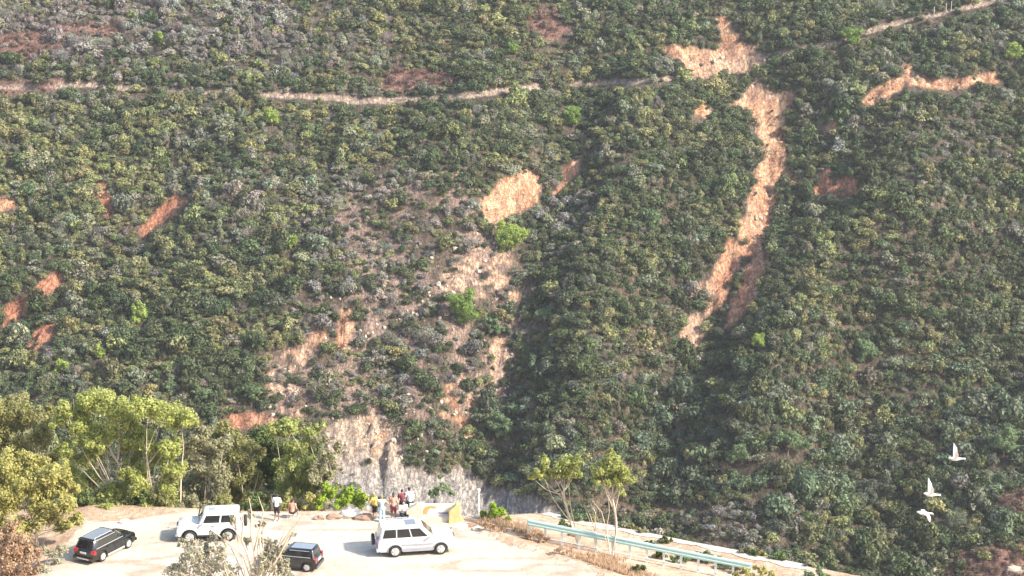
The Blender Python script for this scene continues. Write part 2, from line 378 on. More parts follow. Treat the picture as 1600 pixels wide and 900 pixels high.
# ---- pale footpath beyond the guardrail
pl = [at(840, 806, -1.9), at(870, 815, -1.9), at(950, 829, -1.95), at(1060, 850, -2.0), at(1150, 871, -2.0), at(1260, 897, -2.1)]
pv = []; pf = []; K = 80; ts = np.linspace(0, len(pl) - 1, K); pa = np.array(pl)
for k, t in enumerate(ts):
    c = np.array([np.interp(t, range(len(pl)), pa[:, j]) for j in range(3)]) + np.array([.5, 1.0, 0]); hw = .42 + .1 * math.sin(k * .7) + .1 * random.random()
    for q in (-1, -.5, 0, .5, 1):
        xx, yy = c[0] + q * hw * .5, c[1] + q * hw; pv.append((xx, yy, hz(xx, yy) + .03))
    if k: pf += [((k - 1) * 5 + j, k * 5 + j, k * 5 + j + 1, (k - 1) * 5 + j + 1) for j in range(4)]
me = np_mesh('footpath', pv, pf, True); ca = me.attributes.new('soil', 'FLOAT_COLOR', 'POINT')
ca.data.foreach_set('color', np.tile(np.array([.52, .47, .40, 1], np.float32), (len(pv), 1)).ravel())
tag(link_mesh('footpath', me, ground_mat('path_dust', 2.5, .3, .15)), kind='structure')

# ------------------------------------------------------------------ leaf cards
def cards(P, N, ln, wd, jit, g):
    n = len(P); N = N + g.normal(0, jit, (n, 3)); N /= np.linalg.norm(N, axis=1, keepdims=True) + 1e-9
    a = np.cross(N, g.normal(0, 1, (n, 3))); a /= np.linalg.norm(a, axis=1, keepdims=True) + 1e-9
    b = np.cross(N, a); ln = ln * g.uniform(.6, 1.35, (n, 1)); wd = wd * g.uniform(.6, 1.35, (n, 1))
    V = np.stack([P - a * ln * .5, P + b * wd * .5 + a * ln * .08, P + a * ln * .5, P - b * wd * .5 + a * ln * .08], 1).reshape(-1, 3)
    return V, np.arange(4 * n).reshape(n, 4)
def set_v(me, v):
    at_ = me.attributes.new('v', 'FLOAT', 'FACE'); at_.data.foreach_set('value', np.asarray(v, np.float32))
def dirs(n, g, up=0.):
    d = g.normal(0, 1, (n, 3)); d[:, 2] += up; return d / np.linalg.norm(d, axis=1, keepdims=True)

# ------------------------------------------------------------------ scrub on the hillside
def shrub_mesh(seed, twig=False):
    g = np.random.default_rng(seed); Vs, Qs, vs = [], [], []; off = 0
    nl = g.integers(8, 13)
    for k in range(nl):
        a = g.uniform(0, 6.283); r = g.uniform(0, .8); c = np.array([r * math.cos(a), r * math.sin(a), .2 + g.uniform(.05, .75) * (1 - .55 * r)])
        lr = g.uniform(.2, .5); n = int(68 * (lr / .4) ** 2)
        d = dirs(n, g, .35); P = c + d * lr * g.uniform(.72, 1.05, (n, 1)) * np.array([1, 1, .85])
        lv_ = g.uniform(-.18, .18)
        V_, Q_ = cards(P, d, g.uniform(.17, .27), .15, .5, g) if not twig else cards(P, np.cross(d, g.normal(0, 1, (n, 3))), .55, .035, .2, g)
        Vs.append(V_); Qs.append(Q_ + off); off += len(V_); vs.append(np.clip(g.uniform(0, 1, n) * .6 + .2 + lv_, 0, 1))
    me = np_mesh('shrub', np.concatenate(Vs), np.concatenate(Qs)); set_v(me, np.concatenate(vs)); return me
M_shrub = leaf_mat('shrub_leaves', (.5, .5, .5), (1.7, 1.7, 1.5), .22, 'obj')
M_shrub_i = leaf_mat('scrub_leaves', (.5, .5, .5), (1.7, 1.7, 1.5), .22, 'inst')
protos = [shrub_mesh(20 + i) for i in range(7)]; twigs = [shrub_mesh(40 + i, True) for i in range(3)]
for m_ in protos + twigs: m_.materials.append(M_shrub)

PINES = [(795,376,22,'large bright pine below the orange landslip'),(720,488,22,'tall bright pine beside the hiker in white'),(890,181,14,'bright round pine under the upper track'),(425,186,12,'small bright pine under the upper track, far from the slips'),
        (455,376,10,'small bright pine in the middle of the olive scrub'),(217,490,14,'bright pine above the eucalyptus wood, largest there'),(155,550,9,'tiny bright pine above the eucalyptus crowns'),(97,573,9,'tiny bright pine nearest the red slip'),
        (1185,534,12,'bright pine at the foot of the long landslide'),(1332,58,13,'bright pine on the upper track past the landslide'),(1583,83,12,'bright pine near the pale hook-shaped slip'),(1003,525,7,'tiny bright pine on the dark spur'),(1133,625,7,'tiny bright pine below the landslide foot'),(247,60,8,'tiny bright pine above the upper track'),(800,76,8,'small green pine above the upper track and brown patch')]
SAGE = [(770,505,15,'round grey-green bush under the tall bright pine'),(775,660,20,'pale sage bush in the gully above the grey cliff'),(795,668,16,'pale sage bush touching its twin in the gully'),(850,488,14,'bluish bush on the shady side of the gully'),(1350,548,20,'pale bluish bush on the lower slope, largest there'),(1230,690,22,'wide mint bush low on the right slope'),(1160,705,18,'mint bush next to the wide mint bush'),(1568,690,24,'tall bluish bush beside the flying gulls')]
sx, sy = 1.02, .89
gx, gy = np.meshgrid(np.arange(-108, 108, sx), np.arange(252, 394, sy)); n = gx.size
X = gx.ravel() + rng.uniform(-.6, .6, n) * sx; Y = gy.ravel() + rng.uniform(-.6, .6, n) * sy
Z = H(X, Y); PX, PY = project(np.stack([X, Y, Z], -1)); sc, gr, br, tr = masks(PX, PY); sc2, _, br2, tr2 = masks(PX, PY - 8); sc, tr = np.maximum(np.maximum(sc, sc2 * .62), masks(PX, PY - 12)[0] * .5), np.maximum(np.maximum(tr, tr2 * .66), masks(PX, PY - 13)[3] * .5)
dens = np.ones(n) * .96; spz = np.zeros(n)
for p, d in SPARSE:
    q_ = poly_sd(PX, PY, p) + fbm(PX * .02, PY * .03) * 45 > 0; dens = np.where(q_, d, dens); spz = np.where(q_, 1, spz)
scar_m = sc; dens *= np.clip(1 - sc * 1.6, .045, 1); dens *= np.clip(1 - gr * 1.2, .04, 1); dens *= np.clip(1 - br * .35, 0, 1); dens *= np.clip(1 - tr * 1.5, 0, 1)
gap = fbm(X * .13 + 40, Y * .16, 3); dens *= np.where((gap < -.36) & (PX < 1000) & (PX > 350), .45, 1)
for x_, y_, r_, _d in PINES + SAGE: dens = np.where((np.abs(PX - x_) < r_ * 1.0) & (PY > y_ + r_ * .2) & (PY < y_ + r_ * 1.2 + 16), 0, dens)
keep = (rng.random(n) < dens) & (PX > -95) & (PX < 1695) & (PY > -60) & (PY < 960)
X, Y, Z, PX, PY, br, scar_m, spz = (a[keep] for a in (X, Y, Z, PX, PY, br, scar_m, spz)); n = len(X)
big = fbm(X * .05, Y * .06, 3); fine = rng.random(n)
SC = np.clip(rng.lognormal(-.07, .40, n), .38, 2.2) * (1 + .18 * big)
def em(cx, cy, rx, ry): return np.exp(-(((PX - cx) / rx) ** 2 + ((PY - cy) / ry) ** 2))
# weights of the plant kinds
kinds = .70 * (kk := np.array([[.086, .116, .042], [.215, .222, .072], [.190, .200, .130], [.235, .212, .195], [.105, .146, .082], [.22, .125, .095]])) + .31 * kk.mean(1, keepdims=True) * np.array([1.02, 1.0, .95])
nA = 1.4 * fbm(PX * .014, PY * .03, 4); nB = 1.4 * fbm(PX * .018 + 50, PY * .04, 4)
W = np.zeros((n, 6))
W[:, 0] = .95 + .3 * sstep(800, 1100, PX) + 1.1 * nA
W[:, 1] = .55 + 1.1 * nB + .8 * em(120, 260, 250, 120) + .6 * em(650, 60, 200, 90) + .5 * em(280, 440, 160, 60)
W[:, 2] = .45 + .5 * em(300, 250, 300, 150) - .4 * nB + .4 * em(1500, 60, 200, 80)
W[:, 3] = .22 + .35 * spz + 2.6 * em(140, 50, 230, 60) + .7 * em(480, 60, 150, 60) + .6 * em(330, 330, 180, 50) + .5 * em(1480, 250, 120, 60) + .8 * em(620, 470, 150, 140) + .5 * em(520, 320, 150, 60) + .8 * em(1110, 830, 120, 60) + .5 * em(900, 330, 60, 60) + .3 * nA + .4 * em(420, 40, 120, 60)
W[:, 4] = .1 + 1.3 * em(1200, 690, 260, 140) + 1.1 * em(1560, 680, 120, 150) + .9 * em(800, 660, 60, 80) + .5 * em(820, 480, 50, 100)
W[:, 5] = .02 + 3.5 * br
W = np.clip(W, .01, None) ** 2.4; W /= W.sum(1, keepdims=True)
ki = (W.cumsum(1) > rng.random(n)[:, None]).argmax(1)
TINT = kinds[ki] * rng.uniform(.72, 1.3, (n, 1)) * (1 + rng.uniform(-.1, .1, (n, 3)))
SC = np.where(ki == 4, SC * 1.22, SC); SC = np.where(ki == 5, SC * .7, SC) * np.where(scar_m > .5, .5, 1) * np.where(spz > .5, .82, 1)
is_twig = ((ki == 3) & (rng.random(n) < .35)) | ((ki == 2) & (rng.random(n) < .08)) | ((ki == 5) & (rng.random(n) < .6))
ROT = rng.uniform(0, 6.283, n); SZ = SC * rng.uniform(.6, 1.4, n)

# the 280 shrubs that show largest become things, the rest one mass
names = ['dark green', 'yellowish olive', 'silvery grey-green', 'dry grey-brown', 'bluish green', 'rust-brown']
inv_ = (PX > 15) & (PX < 1585) & (PY > 10) & (PY < 640 + 250 * (PX > 1030)) & ~is_twig & (ki != 5)
score = np.where(inv_, SC * (330 / np.hypot(Y, 40)), 0); pick = np.argsort(-score)[:280]
pm = np.zeros(n, bool); pm[pick] = True
proto_obj = []
def place(x_, y_):
    ty = np.interp(x_, [0, 200, 620, 1000, 1190, 1340, 1600], [138, 138, 158, 126, 90, 55, 0])
    if y_ < ty: return 'above the upper track'
    for cx, cy, rr_, ph in ((1190, 300, 110, 'beside the long orange landslide'), (1430, 130, 110, 'around the hook-shaped slip'), (800, 330, 100, 'around the landslip by the large pine'), (50, 480, 130, 'around the two red slips'),
                            (600, 580, 170, 'on the crumbling slope above the grey cliff'), (1460, 770, 140, 'behind the flying gulls'), (1120, 530, 110, 'at the foot of the long landslide'), (850, 560, 110, 'in the shady gully beside the grey cliff')):
        if math.hypot(x_ - cx, y_ - cy) < rr_: return 'on the slope ' + ph if ph[0] == 'b' else ph
    if y_ < ty + 110: return 'just below the upper track'
    if x_ < 560: return 'on the slope above the eucalyptus wood'
    if y_ > 640: return 'low on the slope beyond the guardrail'
    return 'on the dark spur between gully and landslide' if x_ < 1120 else 'on the open slope past the long landslide'
for c_, i in enumerate(pick):
    o = bpy.data.objects.new('shrub', protos[c_ % 7]); C.objects.link(o)
    o.location = (X[i], Y[i], Z[i] - .12); o.rotation_euler = (0, 0, ROT[i]); o.scale = (SC[i] * 1.12, SC[i] * 1.12, SZ[i] * 1.12)
    o.color = (*TINT[i], 1); wh = place(PX[i], PY[i])
    tag(o, 'large rounded %s shrub in the scrub %s' % (names[ki[i]], wh), 'shrub', '%s shrubs %s' % (names[ki[i]], wh))
    if c_ < 7: proto_obj.append(o)
def scatter(name, label, cat, P, rot, scl, tint, objs, mat_):
    me = bpy.data.meshes.new(name); me.vertices.add(len(P)); me.vertices.foreach_set('co', P.astype(np.float32).ravel())
    a = me.attributes.new('tint', 'FLOAT_COLOR', 'POINT'); a.data.foreach_set('color', np.concatenate([tint, np.ones((len(P), 1))], 1).astype(np.float32).ravel())
    a = me.attributes.new('rot', 'FLOAT_VECTOR', 'POINT'); a.data.foreach_set('vector', rot.astype(np.float32).ravel())
    a = me.attributes.new('scl', 'FLOAT_VECTOR', 'POINT'); a.data.foreach_set('vector', scl.astype(np.float32).ravel())
    a = me.attributes.new('idx', 'INT', 'POINT'); a.data.foreach_set('value', rng.integers(0, len(objs), len(P)).astype(np.int32))
    me.materials.append(mat_)
    o = link_mesh(name, me); tag(o, label, cat, kind='stuff')
    ng = bpy.data.node_groups.new(name, 'GeometryNodeTree')
    ng.interface.new_socket('Geometry', in_out='INPUT', socket_type='NodeSocketGeometry'); ng.interface.new_socket('Geometry', in_out='OUTPUT', socket_type='NodeSocketGeometry')
    N = ng.nodes; gi = N.new('NodeGroupInput'); go = N.new('NodeGroupOutput'); ip = N.new('GeometryNodeInstanceOnPoints'); j = N.new('GeometryNodeJoinGeometry')
    for ob in objs:
        oi = N.new('GeometryNodeObjectInfo'); oi.inputs['Object'].default_value = ob; sm = N.new('GeometryNodeSetMaterial'); sm.inputs['Material'].default_value = mat_
        gt = N.new('GeometryNodeGeometryToInstance'); ng.links.new(oi.outputs['Geometry'], sm.inputs['Geometry']); ng.links.new(sm.outputs[0], gt.inputs[0]); ng.links.new(gt.outputs[0], j.inputs[0])
    def na(nm, ty):
        q = N.new('GeometryNodeInputNamedAttribute'); q.data_type = ty; q.inputs['Name'].default_value = nm; return q.outputs['Attribute']
    ng.links.new(gi.outputs[0], ip.inputs['Points']); ng.links.new(j.outputs[0], ip.inputs['Instance']); ip.inputs['Pick Instance'].default_value = True
    ng.links.new(na('idx', 'INT'), ip.inputs['Instance Index']); ng.links.new(na('rot', 'FLOAT_VECTOR'), ip.inputs['Rotation']); ng.links.new(na('scl', 'FLOAT_VECTOR'), ip.inputs['Scale'])
    ng.links.new(ip.outputs[0], go.inputs[0])
    o.modifiers.new('scatter', 'NODES').node_group = ng
    return o
tw_obj = []
tw_i = np.where(is_twig & (PX > 20) & (PX < 1580) & (PY > 20) & (PY < 600))[0][:3]
for c_, i in enumerate(tw_i):
    pm[i] = True; o = bpy.data.objects.new('dry_shrub', twigs[c_]); C.objects.link(o); o.location = (X[i], Y[i], Z[i] - .1); o.scale = (SC[i],) * 3
    o.color = (*TINT[i], 1); tag(o, 'leafless twiggy grey shrub on the hillside', 'shrub', 'leafless shrubs on the hillside'); tw_obj.append(o)
def rs(sel):
    k_ = sel.sum(); return np.stack([rng.normal(0, .16, k_), rng.normal(0, .16, k_), ROT[sel]], -1), np.stack([SC[sel] * rng.uniform(.75, 1.3, k_), SC[sel] * rng.uniform(.75, 1.3, k_), SZ[sel]], -1), TINT[sel]
sel = ~pm & ~is_twig; r_, s_, t_ = rs(sel)
scatter('hillside_scrub', 'dense green and grey scrub covering the whole hillside', 'scrub', np.stack([X, Y, Z - .12], -1)[sel], r_, s_, t_, proto_obj, M_shrub_i)
sel = ~pm & is_twig; r_, s_, t_ = rs(sel)
scatter('dry_twig_scrub', 'leafless grey and rust twigs among the hillside scrub', 'scrub', np.stack([X, Y, Z - .1], -1)[sel], r_, s_, t_, tw_obj, M_shrub_i)

# loose stones on the bare ground
def stone_mesh(seed, name='stone'):
    g = np.random.default_rng(seed); mb = MB(); mb.ell((0, 0, 0), 1, 7, 5); a = np.array(mb.v); a *= g.uniform(.7, 1.2, (len(a), 1)); a *= np.array([1, g.uniform(.6, .9), g.uniform(.5, .75)])
    me = bpy.data.meshes.new(name); me.from_pydata(a.tolist(), [], mb.f); me.update(); return me
M_stone = mat('pale_stone', (.42, .36, .28), .9, var=.3, scale=2.5, bump=.5)
st_px = [(455, 600, 30, 50), (560, 520, 40, 40), (740, 440, 50, 35), (700, 640, 40, 40), (600, 640, 50, 40), (760, 360, 30, 25), (520, 700, 40, 50), (1190, 300, 15, 90), (1130, 90, 50, 12), (790, 590, 12, 60), (680, 470, 50, 40), (640, 700, 60, 50)]
sp_ = []
for cx, cy, rx, ry in st_px:
    for k in range(40): sp_.append((cx + random.gauss(0, rx * .7), cy + random.gauss(0, ry * .7)))
dd = np.array([hill_plane(*p) for p in sp_]); sz_ = H(dd[:, 0], dd[:, 1])
M_stone_i = mat('scree_stone', (.46, .39, .31), .9, var=.3, scale=2.5, bump=.5)
st_obj = []
for k in range(4):
    p = hill_at(*[(452, 610), (748, 425), (1128, 92), (600, 655)][k]); o = link_mesh('boulder', stone_mesh(60 + k), M_stone); o.location = p + np.array([0, 0, .1]); o.scale = (.55,) * 3
    tag(o, ['pale boulder on the crumbling slope above the eucalyptus crowns', 'pale boulder on the bare patch beside the hiker', 'pale boulder on the orange slip by the upper track', 'pale boulder at the top of the grey cliff'][k], 'boulder'); st_obj.append(o)
for q_, (bx_, by_, sc_, dsc) in enumerate([(1585, 893, 1.5, 'whitish grey rock among rust-brown brush low on the slope'), (1460, 893, 1.3, 'sandy rock beside the rust-brown brush low on the slope')]):
    o = link_mesh('boulder', stone_mesh(70 + q_), M_stone); o.location = hill_at(bx_, by_); o.scale = (sc_ * 1.3, sc_, sc_); tag(o, dsc, 'boulder')
for bx_, by_ in ((1459, 26), (1478, 20), (1486, 18)):
    p = hill_at(bx_, by_); o = MB().tube([(0, 0, -.3), (0, 0, 1.5), (0, 0, 1.9), (0, 0, 1.95)], [.09, .09, .09, .03], 6).build('marker_post', M_stone); o.location = p; tag(o, 'pale post standing beside the upper track', 'post', 'posts beside the upper track')
nn = len(sp_)
scatter('scree', 'loose pale stones strewn over the bare slips', 'stones', np.stack([dd[:, 0], dd[:, 1], sz_ + .03], -1), rng.uniform(0, 6, (nn, 3)), np.repeat(np.clip(rng.lognormal(-1.5, .5, nn), .1, .6)[:, None], 3, 1), np.full((nn, 3), .4), st_obj, M_stone_i)

# ------------------------------------------------------------------ trees built from clumps of leaf sprays
M_bark = mat('pale_bark', (.55, .46, .36), .8, var=.25, scale=9, bump=.4)
M_bark_d = mat('grey_bark', (.27, .22, .17), .85, var=.3, scale=9, bump=.4)
def curve(a, b, sag, g, n=5):
    a, b = np.asarray(a, float), np.asarray(b, float); o = g.normal(0, 1, 3) * np.linalg.norm(b - a) * sag; o[2] -= abs(o[2]) * .4
    return [a + (b - a) * t + o * math.sin(math.pi * t) for t in np.linspace(0, 1, n)]
def tree(name, label, cat, base, clumps, leaf, bark=M_bark, stems=(), leafn=420, leaf_len=.20, leaf_w=.10, rtrunk=.12, dy=.8, seed=1, group=None, hang=.35, fork=.45, t0min=.45, yref=None, bare=0, full=True):
    """clumps: (px, py, r_px[, depth offset]) at the tree's own distance; stems: pixel polylines of bare limbs"""
    g = np.random.default_rng(seed); base = np.asarray(base, float); Yt = yref or base[1]
    sc_ = (Yt * cp + 9) / F
    root = empty(name, base); tag(root, label, cat, group)
    cs = [(aty(c[0], c[1], Yt + (c[3] if len(c) > 3 else g.uniform(-dy, dy))), c[2] * sc_ * 1.08) for c in clumps]
    cs += [(c[0] + dirs(1, g, -.1)[0] * c[1] * 1.05, c[1] * g.uniform(.55, .8)) for c in cs] if full else []
    cen = np.mean([c[0] for c in cs], 0); top = base + (cen - base) * fork
    wood = MB(); tp = curve(base, top, .06, g, 6); wood.tube([p - base for p in tp], list(np.linspace(rtrunk, rtrunk * .7, 6)), 7)
    for st in stems:
        pts = [aty(p[0], p[1], Yt + (p[2] if len(p) > 2 else -.2)) - base for p in st]
        wood.tube(pts, list(np.linspace(rtrunk * .5, rtrunk * .09, len(pts))), 6)
    Vs, Qs, vs = [], [], []; off = 0
    n0 = len(clumps)
    for ci, (c, r) in enumerate(cs):
        t0 = g.uniform(t0min, 1); st = base + (top - base) * t0 if ci < n0 else cs[ci - n0][0]; pth = curve(st, c, .07, g, 5)
        wood.tube([p - base for p in pth], list(np.linspace(rtrunk * .3, rtrunk * .12, 5)), 5)
        for k in range(4):
            e = c + dirs(1, g, .5)[0] * r * .85; wood.tube([q - base for q in curve(c - (c - st) * .12, e, .08, g, 3)], [rtrunk * .15, rtrunk * .1, rtrunk * .05], 4)
        nl = max(6, int(14 * (r / .9) ** 1.2)); nb = int(leafn * 2.4 * (r / .9) ** 1.6 / nl) + 12
        for k in range(nl):                                   # sprays inside the clump
            d0 = dirs(1, g, .25)[0]; cc = c + d0 * r * g.uniform(.25, .85) * np.array([1, 1, .85]); rr = r * g.uniform(.28, .48)
            d = dirs(nb, g, .2); P = cc + d * rr * g.uniform(.25, 1.05, (nb, 1)) ** .6
            V_, Q_ = cards(P - base, d + np.array([0, 0, .15]), leaf_len, leaf_w, .45 + hang * .3, g); Vs.append(V_); Qs.append(Q_ + off); off += len(V_)
            vs.append(np.clip(g.uniform(0, 1, nb) * .6 + .2 + g.uniform(-.2, .2), 0, 1))
    for k in range(bare):
        c, r = cs[g.integers(len(cs))]; e = c + dirs(1, g, 1.2)[0] * r * 1.5
        wood.tube([q - base for q in curve(c, e, .1, g, 4)], [rtrunk * .2, rtrunk * .15, rtrunk * .1, rtrunk * .05], 4)
    wood.build('trunk', bark, root, smooth=60)
    me = np_mesh('crown', np.concatenate(Vs), np.concatenate(Qs)); set_v(me, np.concatenate(vs)); link_mesh('crown', me, leaf, root)
    return root
def ground(px, py, it=6):
    """pixel -> ground point on the near terrace"""
    z = 0.
    for _ in range(it): p = at(px, py, z); z = hz(p[0], p[1])
    return np.array([p[0], p[1], z])
def gy_(px, y, sink=.1):
    x = (px - 800) / F * (y * cp + 9.6); return np.array([x, y, hz(x, y) - sink])

LF = dict(lime=leaf_mat('lime_leaves', (.28, .32, .085), (.60, .63, .22), .45), olive=leaf_mat('olive_leaves', (.17, .18, .065), (.42, .40, .16), .35),
          grey=leaf_mat('grey_leaves', (.20, .20, .11), (.46, .44, .26), .35), yellow=leaf_mat('yellow_leaves', (.30, .29, .085), (.60, .56, .21), .4),
          dark=leaf_mat('dark_leaves', (.07, .10, .035), (.19, .24, .085), .3), rust=leaf_mat('rust_leaves', (.32, .19, .11), (.55, .40, .26), .3),
          silver=leaf_mat('silver_leaves', (.24, .24, .15), (.58, .54, .40), .3), bright=leaf_mat('bright_leaves', (.20, .30, .03), (.42, .55, .07), .35),
          crown=leaf_mat('eucalyptus_leaves', (.22, .26, .075), (.52, .55, .19), .4), pine2=leaf_mat('deep_pine_needles', (.12, .21, .04), (.32, .44, .11), .3), pine=leaf_mat('pine_needles', (.20, .29, .05), (.46, .56, .15), .3),
          straw=leaf_mat('straw', (.42, .26, .16), (.66, .50, .33), .2), teal=leaf_mat('mint_leaves', (.10, .16, .07), (.27, .36, .18), .3))

tree('eucalyptus_tree', 'tall lime-green eucalyptus with a pale forked limb behind the black car', 'tree', gy_(190, 107.5),
     [(157,630,27),(103,640,22),(130,655,24),(187,645,26),(167,676,25),(131,718,22),(100,702,18),(140,690,18),(182,770,24),(157,780,24),(203,722,15),(120,670,18),(150,745,18,.8),(205,668,18),(130,760,20,1),(110,740,18,1)],
     LF['lime'], stems=[[(205,800),(196,757),(187,727),(172,708),(150,697)],[(187,727),(172,702),(164,690)],[(195,812),(172,797),(150,786),(138,772)],[(184,718),(188,690),(187,665)]], seed=2, leafn=430, rtrunk=.13)
tree('eucalyptus_tree', 'lime-green eucalyptus with three slender pale stems left of the white off-roader', 'tree', gy_(240, 106.8),
     [(233,638,24),(264,648,25),(220,684,24),(281,661,17),(213,755,22),(256,766,20),(223,735,19),(246,786,19),(245,712,20),(268,700,20),(283,735,18),(270,790,16),(225,790,18),(262,735,18),(205,700,16,.9)],
     LF['lime'], stems=[[(236,812),(228,740),(236,712),(246,680),(250,662)],[(234,722),(250,700),(262,682)],[(282,790),(283,735),(287,700),(284,672)],[(244,820),(236,800),(215,796),(190,787)],[(238,815),(240,790),(243,775)]], seed=3, leafn=430, rtrunk=.12)
tree('eucalyptus_tree', 'greyish green eucalyptus with bare white trunks at the wood\'s outer end', 'tree', gy_(20, 109.5),
     [(20,642,26),(48,650,24),(5,680,28),(62,690,22),(30,700,26),(-15,640,26),(70,660,18),(-20,700,30),(75,720,20),(40,735,24)], LF['olive'],
     stems=[[(62,760),(66,715),(60,672),(64,650)],[(72,740),(75,700),(72,672)],[(48,740),(46,700),(40,670)]], seed=4, leafn=380, bare=8)
tree('eucalyptus_tree', 'yellow-olive bushy eucalyptus with a pale trunk beside the black car', 'tree', gy_(58, 99.5),
     [(18,722,27),(58,722,24),(88,745,26),(40,758,32),(100,792,26),(66,800,30),(10,790,30),(116,815,16),(28,822,22),(75,770,26),(110,765,16),(-15,750,28),(95,825,14),(-10,820,20)], LF['yellow'],
     stems=[[(60,875),(56,835),(58,795),(52,765)],[(58,830),(68,800),(76,778)],[(60,890),(64,860),(70,840)]], seed=5, leafn=420, rtrunk=.1)
tree('rusty_shrub', 'rust and pink leaved shrub at the foot of the yellow-olive eucalyptus', 'shrub', gy_(15, 94.5),
     [(2,838,22),(28,846,22),(12,875,26),(42,872,17),(-15,860,24),(20,900,24),(50,895,12)], LF['rust'], M_bark_d, seed=6, leafn=320, rtrunk=.05, leaf_len=.16)
tree('thin_shrub', 'thin straggly shrub between the rusty shrub and the black car', 'shrub', gy_(68, 95.5),
     [(64,860,12),(80,866,12),(92,878,11),(70,892,14),(100,858,8),(55,905,14)], LF['silver'], M_bark, stems=[[(66,930),(62,880),(60,845)],[(70,925),(78,880),(84,858)]], seed=7, leafn=160, rtrunk=.05, leaf_len=.16)
GW = 'grey-olive trees behind the parked cars'
tree('eucalyptus_tree', 'grey-olive eucalyptus rising straight behind the white off-roader', 'tree', gy_(318, 108),
     [(300,694,22),(330,708,22),(340,740,24),(310,760,24),(300,780,18),(318,680,18),(345,770,18),(285,770,14),(350,690,16),(325,785,16)], LF['grey'], stems=[[(346,800),(347,760),(344,720)],[(318,800),(322,750),(318,715)]], seed=8, group=GW)
tree('eucalyptus_tree', 'olive eucalyptus with dense rounded crown behind the man in white', 'tree', gy_(378, 109),
     [(370,690,24),(370,716,22),(380,742,24),(400,757,22),(370,772,20),(352,672,16),(395,705,18),(360,745,18),(390,785,16),(410,780,14)], LF['olive'], stems=[[(392,805),(396,770),(404,740)],[(406,800),(402,772),(412,748)],[(348,805),(348,775),(346,750)]], seed=9, group=GW)
tree('dark_tree', 'darker green tree rising between the olive eucalyptuses', 'tree', gy_(425, 111),
     [(412,682,22),(425,700,22),(420,730,22),(440,712,18),(400,690,14),(430,752,18),(490,706,18),(478,696,14)], LF['dark'], M_bark_d, seed=10, group=GW)
tree('eucalyptus_tree', 'sandy yellow-green eucalyptus next to the pink-topped sitter', 'tree', gy_(458, 108.5),
     [(450,668,20),(480,680,18),(450,730,22),(480,728,20),(470,752,22),(445,765,18),(462,702,18),(488,760,14),(455,785,14),(500,735,12),(430,672,14)], LF['crown'], stems=[[(464,805),(464,765),(468,735)],[(448,800),(444,765),(450,735)]], seed=12, group=GW)
tree('eucalyptus_tree', 'pale olive eucalyptus at the end of the wood beside the grey cliff', 'tree', gy_(505, 107.5), [(500,690,14),(512,712,16),(498,735,16),(515,745,14),(505,765,14),(522,728,11),(490,770,14),(526,760,9)], LF['grey'], stems=[[(506,800),(506,765),(504,730)]], seed=22, group=GW, rtrunk=.09)
tree('bright_bush', 'bright yellow-green bush on the terrace edge next to the group of people', 'bush', gy_(538, 106),
     [(520,776,15),(545,779,14),(570,776,12),(500,786,12),(532,790,14),(560,790,12),(515,765,10),(585,780,9),(548,768,9)], LF['bright'], M_bark_d, seed=13, leafn=300, rtrunk=.05, leaf_len=.18)
tree('pale_bush', 'pale green bush behind the painted wall', 'bush', gy_(688, 106.2), [(684,765,10),(695,758,10),(680,775,10),(702,772,10),(690,745,6),(672,772,7)], LF['teal'], M_bark, seed=14, full=False, leafn=130, rtrunk=.04, leaf_len=.15, bare=4)
b = ground(770, 814); tree('rosette_bush', 'vivid green leafy bush beside the white lamp post', 'bush', b,
     [(770,800,14),(758,803,9),(783,803,9),(770,792,8),(792,812,6)], LF['bright'], M_bark_d, seed=15, full=False, leafn=420, rtrunk=.04, leaf_len=.34, leaf_w=.08, dy=.3)
for k, (bx, bw, l, dsc) in enumerate([(130,22,'dark','dark undergrowth bush below the forked eucalyptus'),(170,20,'lime','lime undergrowth bush behind the roof of the black car'),(215,20,'dark','dark undergrowth bush at the feet of the slender-stemmed eucalyptus'),(258,18,'olive','olive undergrowth bush at the nose of the white off-roader'),(300,18,'grey','grey-olive undergrowth bush behind the bonnet of the white off-roader'),(352,18,'olive','olive undergrowth bush behind the roof of the white off-roader'),(398,16,'dark','dark undergrowth bush beside the figure in white'),(448,14,'olive','olive undergrowth bush behind the salmon-topped sitter'),(484,13,'yellow','yellowish undergrowth bush between the sitter and the reddish rock')]):
    tree('undergrowth_bush', dsc, 'bush', gy_(bx, 105.8), [(bx, 795, bw), (bx - bw * .8, 800, bw * .8), (bx + bw * .8, 800, bw * .8), (bx, 780, bw * .8)], LF[l], M_bark_d, seed=300 + k, leafn=300, rtrunk=.04, leaf_len=.2, dy=.4)
# slender pair beside the guardrail
tree('eucalyptus_tree', 'slender eucalyptus with flat-topped double crown nearer the lamp post', 'tree', ground(905, 852),
     [(852,725,14,0),(842,738,12,0),(832,745,10,0),(886,728,20,0),(900,722,14,0),(877,742,15,0),(896,744,13,.2),(862,740,11,.2)], LF['crown'], stems=[[(904,850),(899,825),(892,795),(889,765),(888,745)],[(901,838),(888,812),(874,793),(862,775),(852,750)]], seed=16, leafn=330, rtrunk=.09, fork=.72, t0min=.8, dy=.3, full=False, leaf_len=.2)
tree('eucalyptus_tree', 'slender eucalyptus with pointed crown and several pale stems near the guardrail', 'tree', ground(957, 868),
     [(952,718,14,0),(955,732,17,0),(967,734,17,0),(938,734,15,0),(983,747,13,0),(967,748,15,0),(930,748,11,0),(972,772,8,0),(945,752,14,.2),(953,708,9,0)], LF['crown'], stems=[[(957,868),(963,830),(962,795),(968,768),(972,750)],[(953,866),(948,830),(940,800),(926,783)],[(954,866),(945,840),(952,800),(950,760)]], seed=17, leafn=330, rtrunk=.09, fork=.72, t0min=.8, dy=.3, full=False, leaf_len=.2)
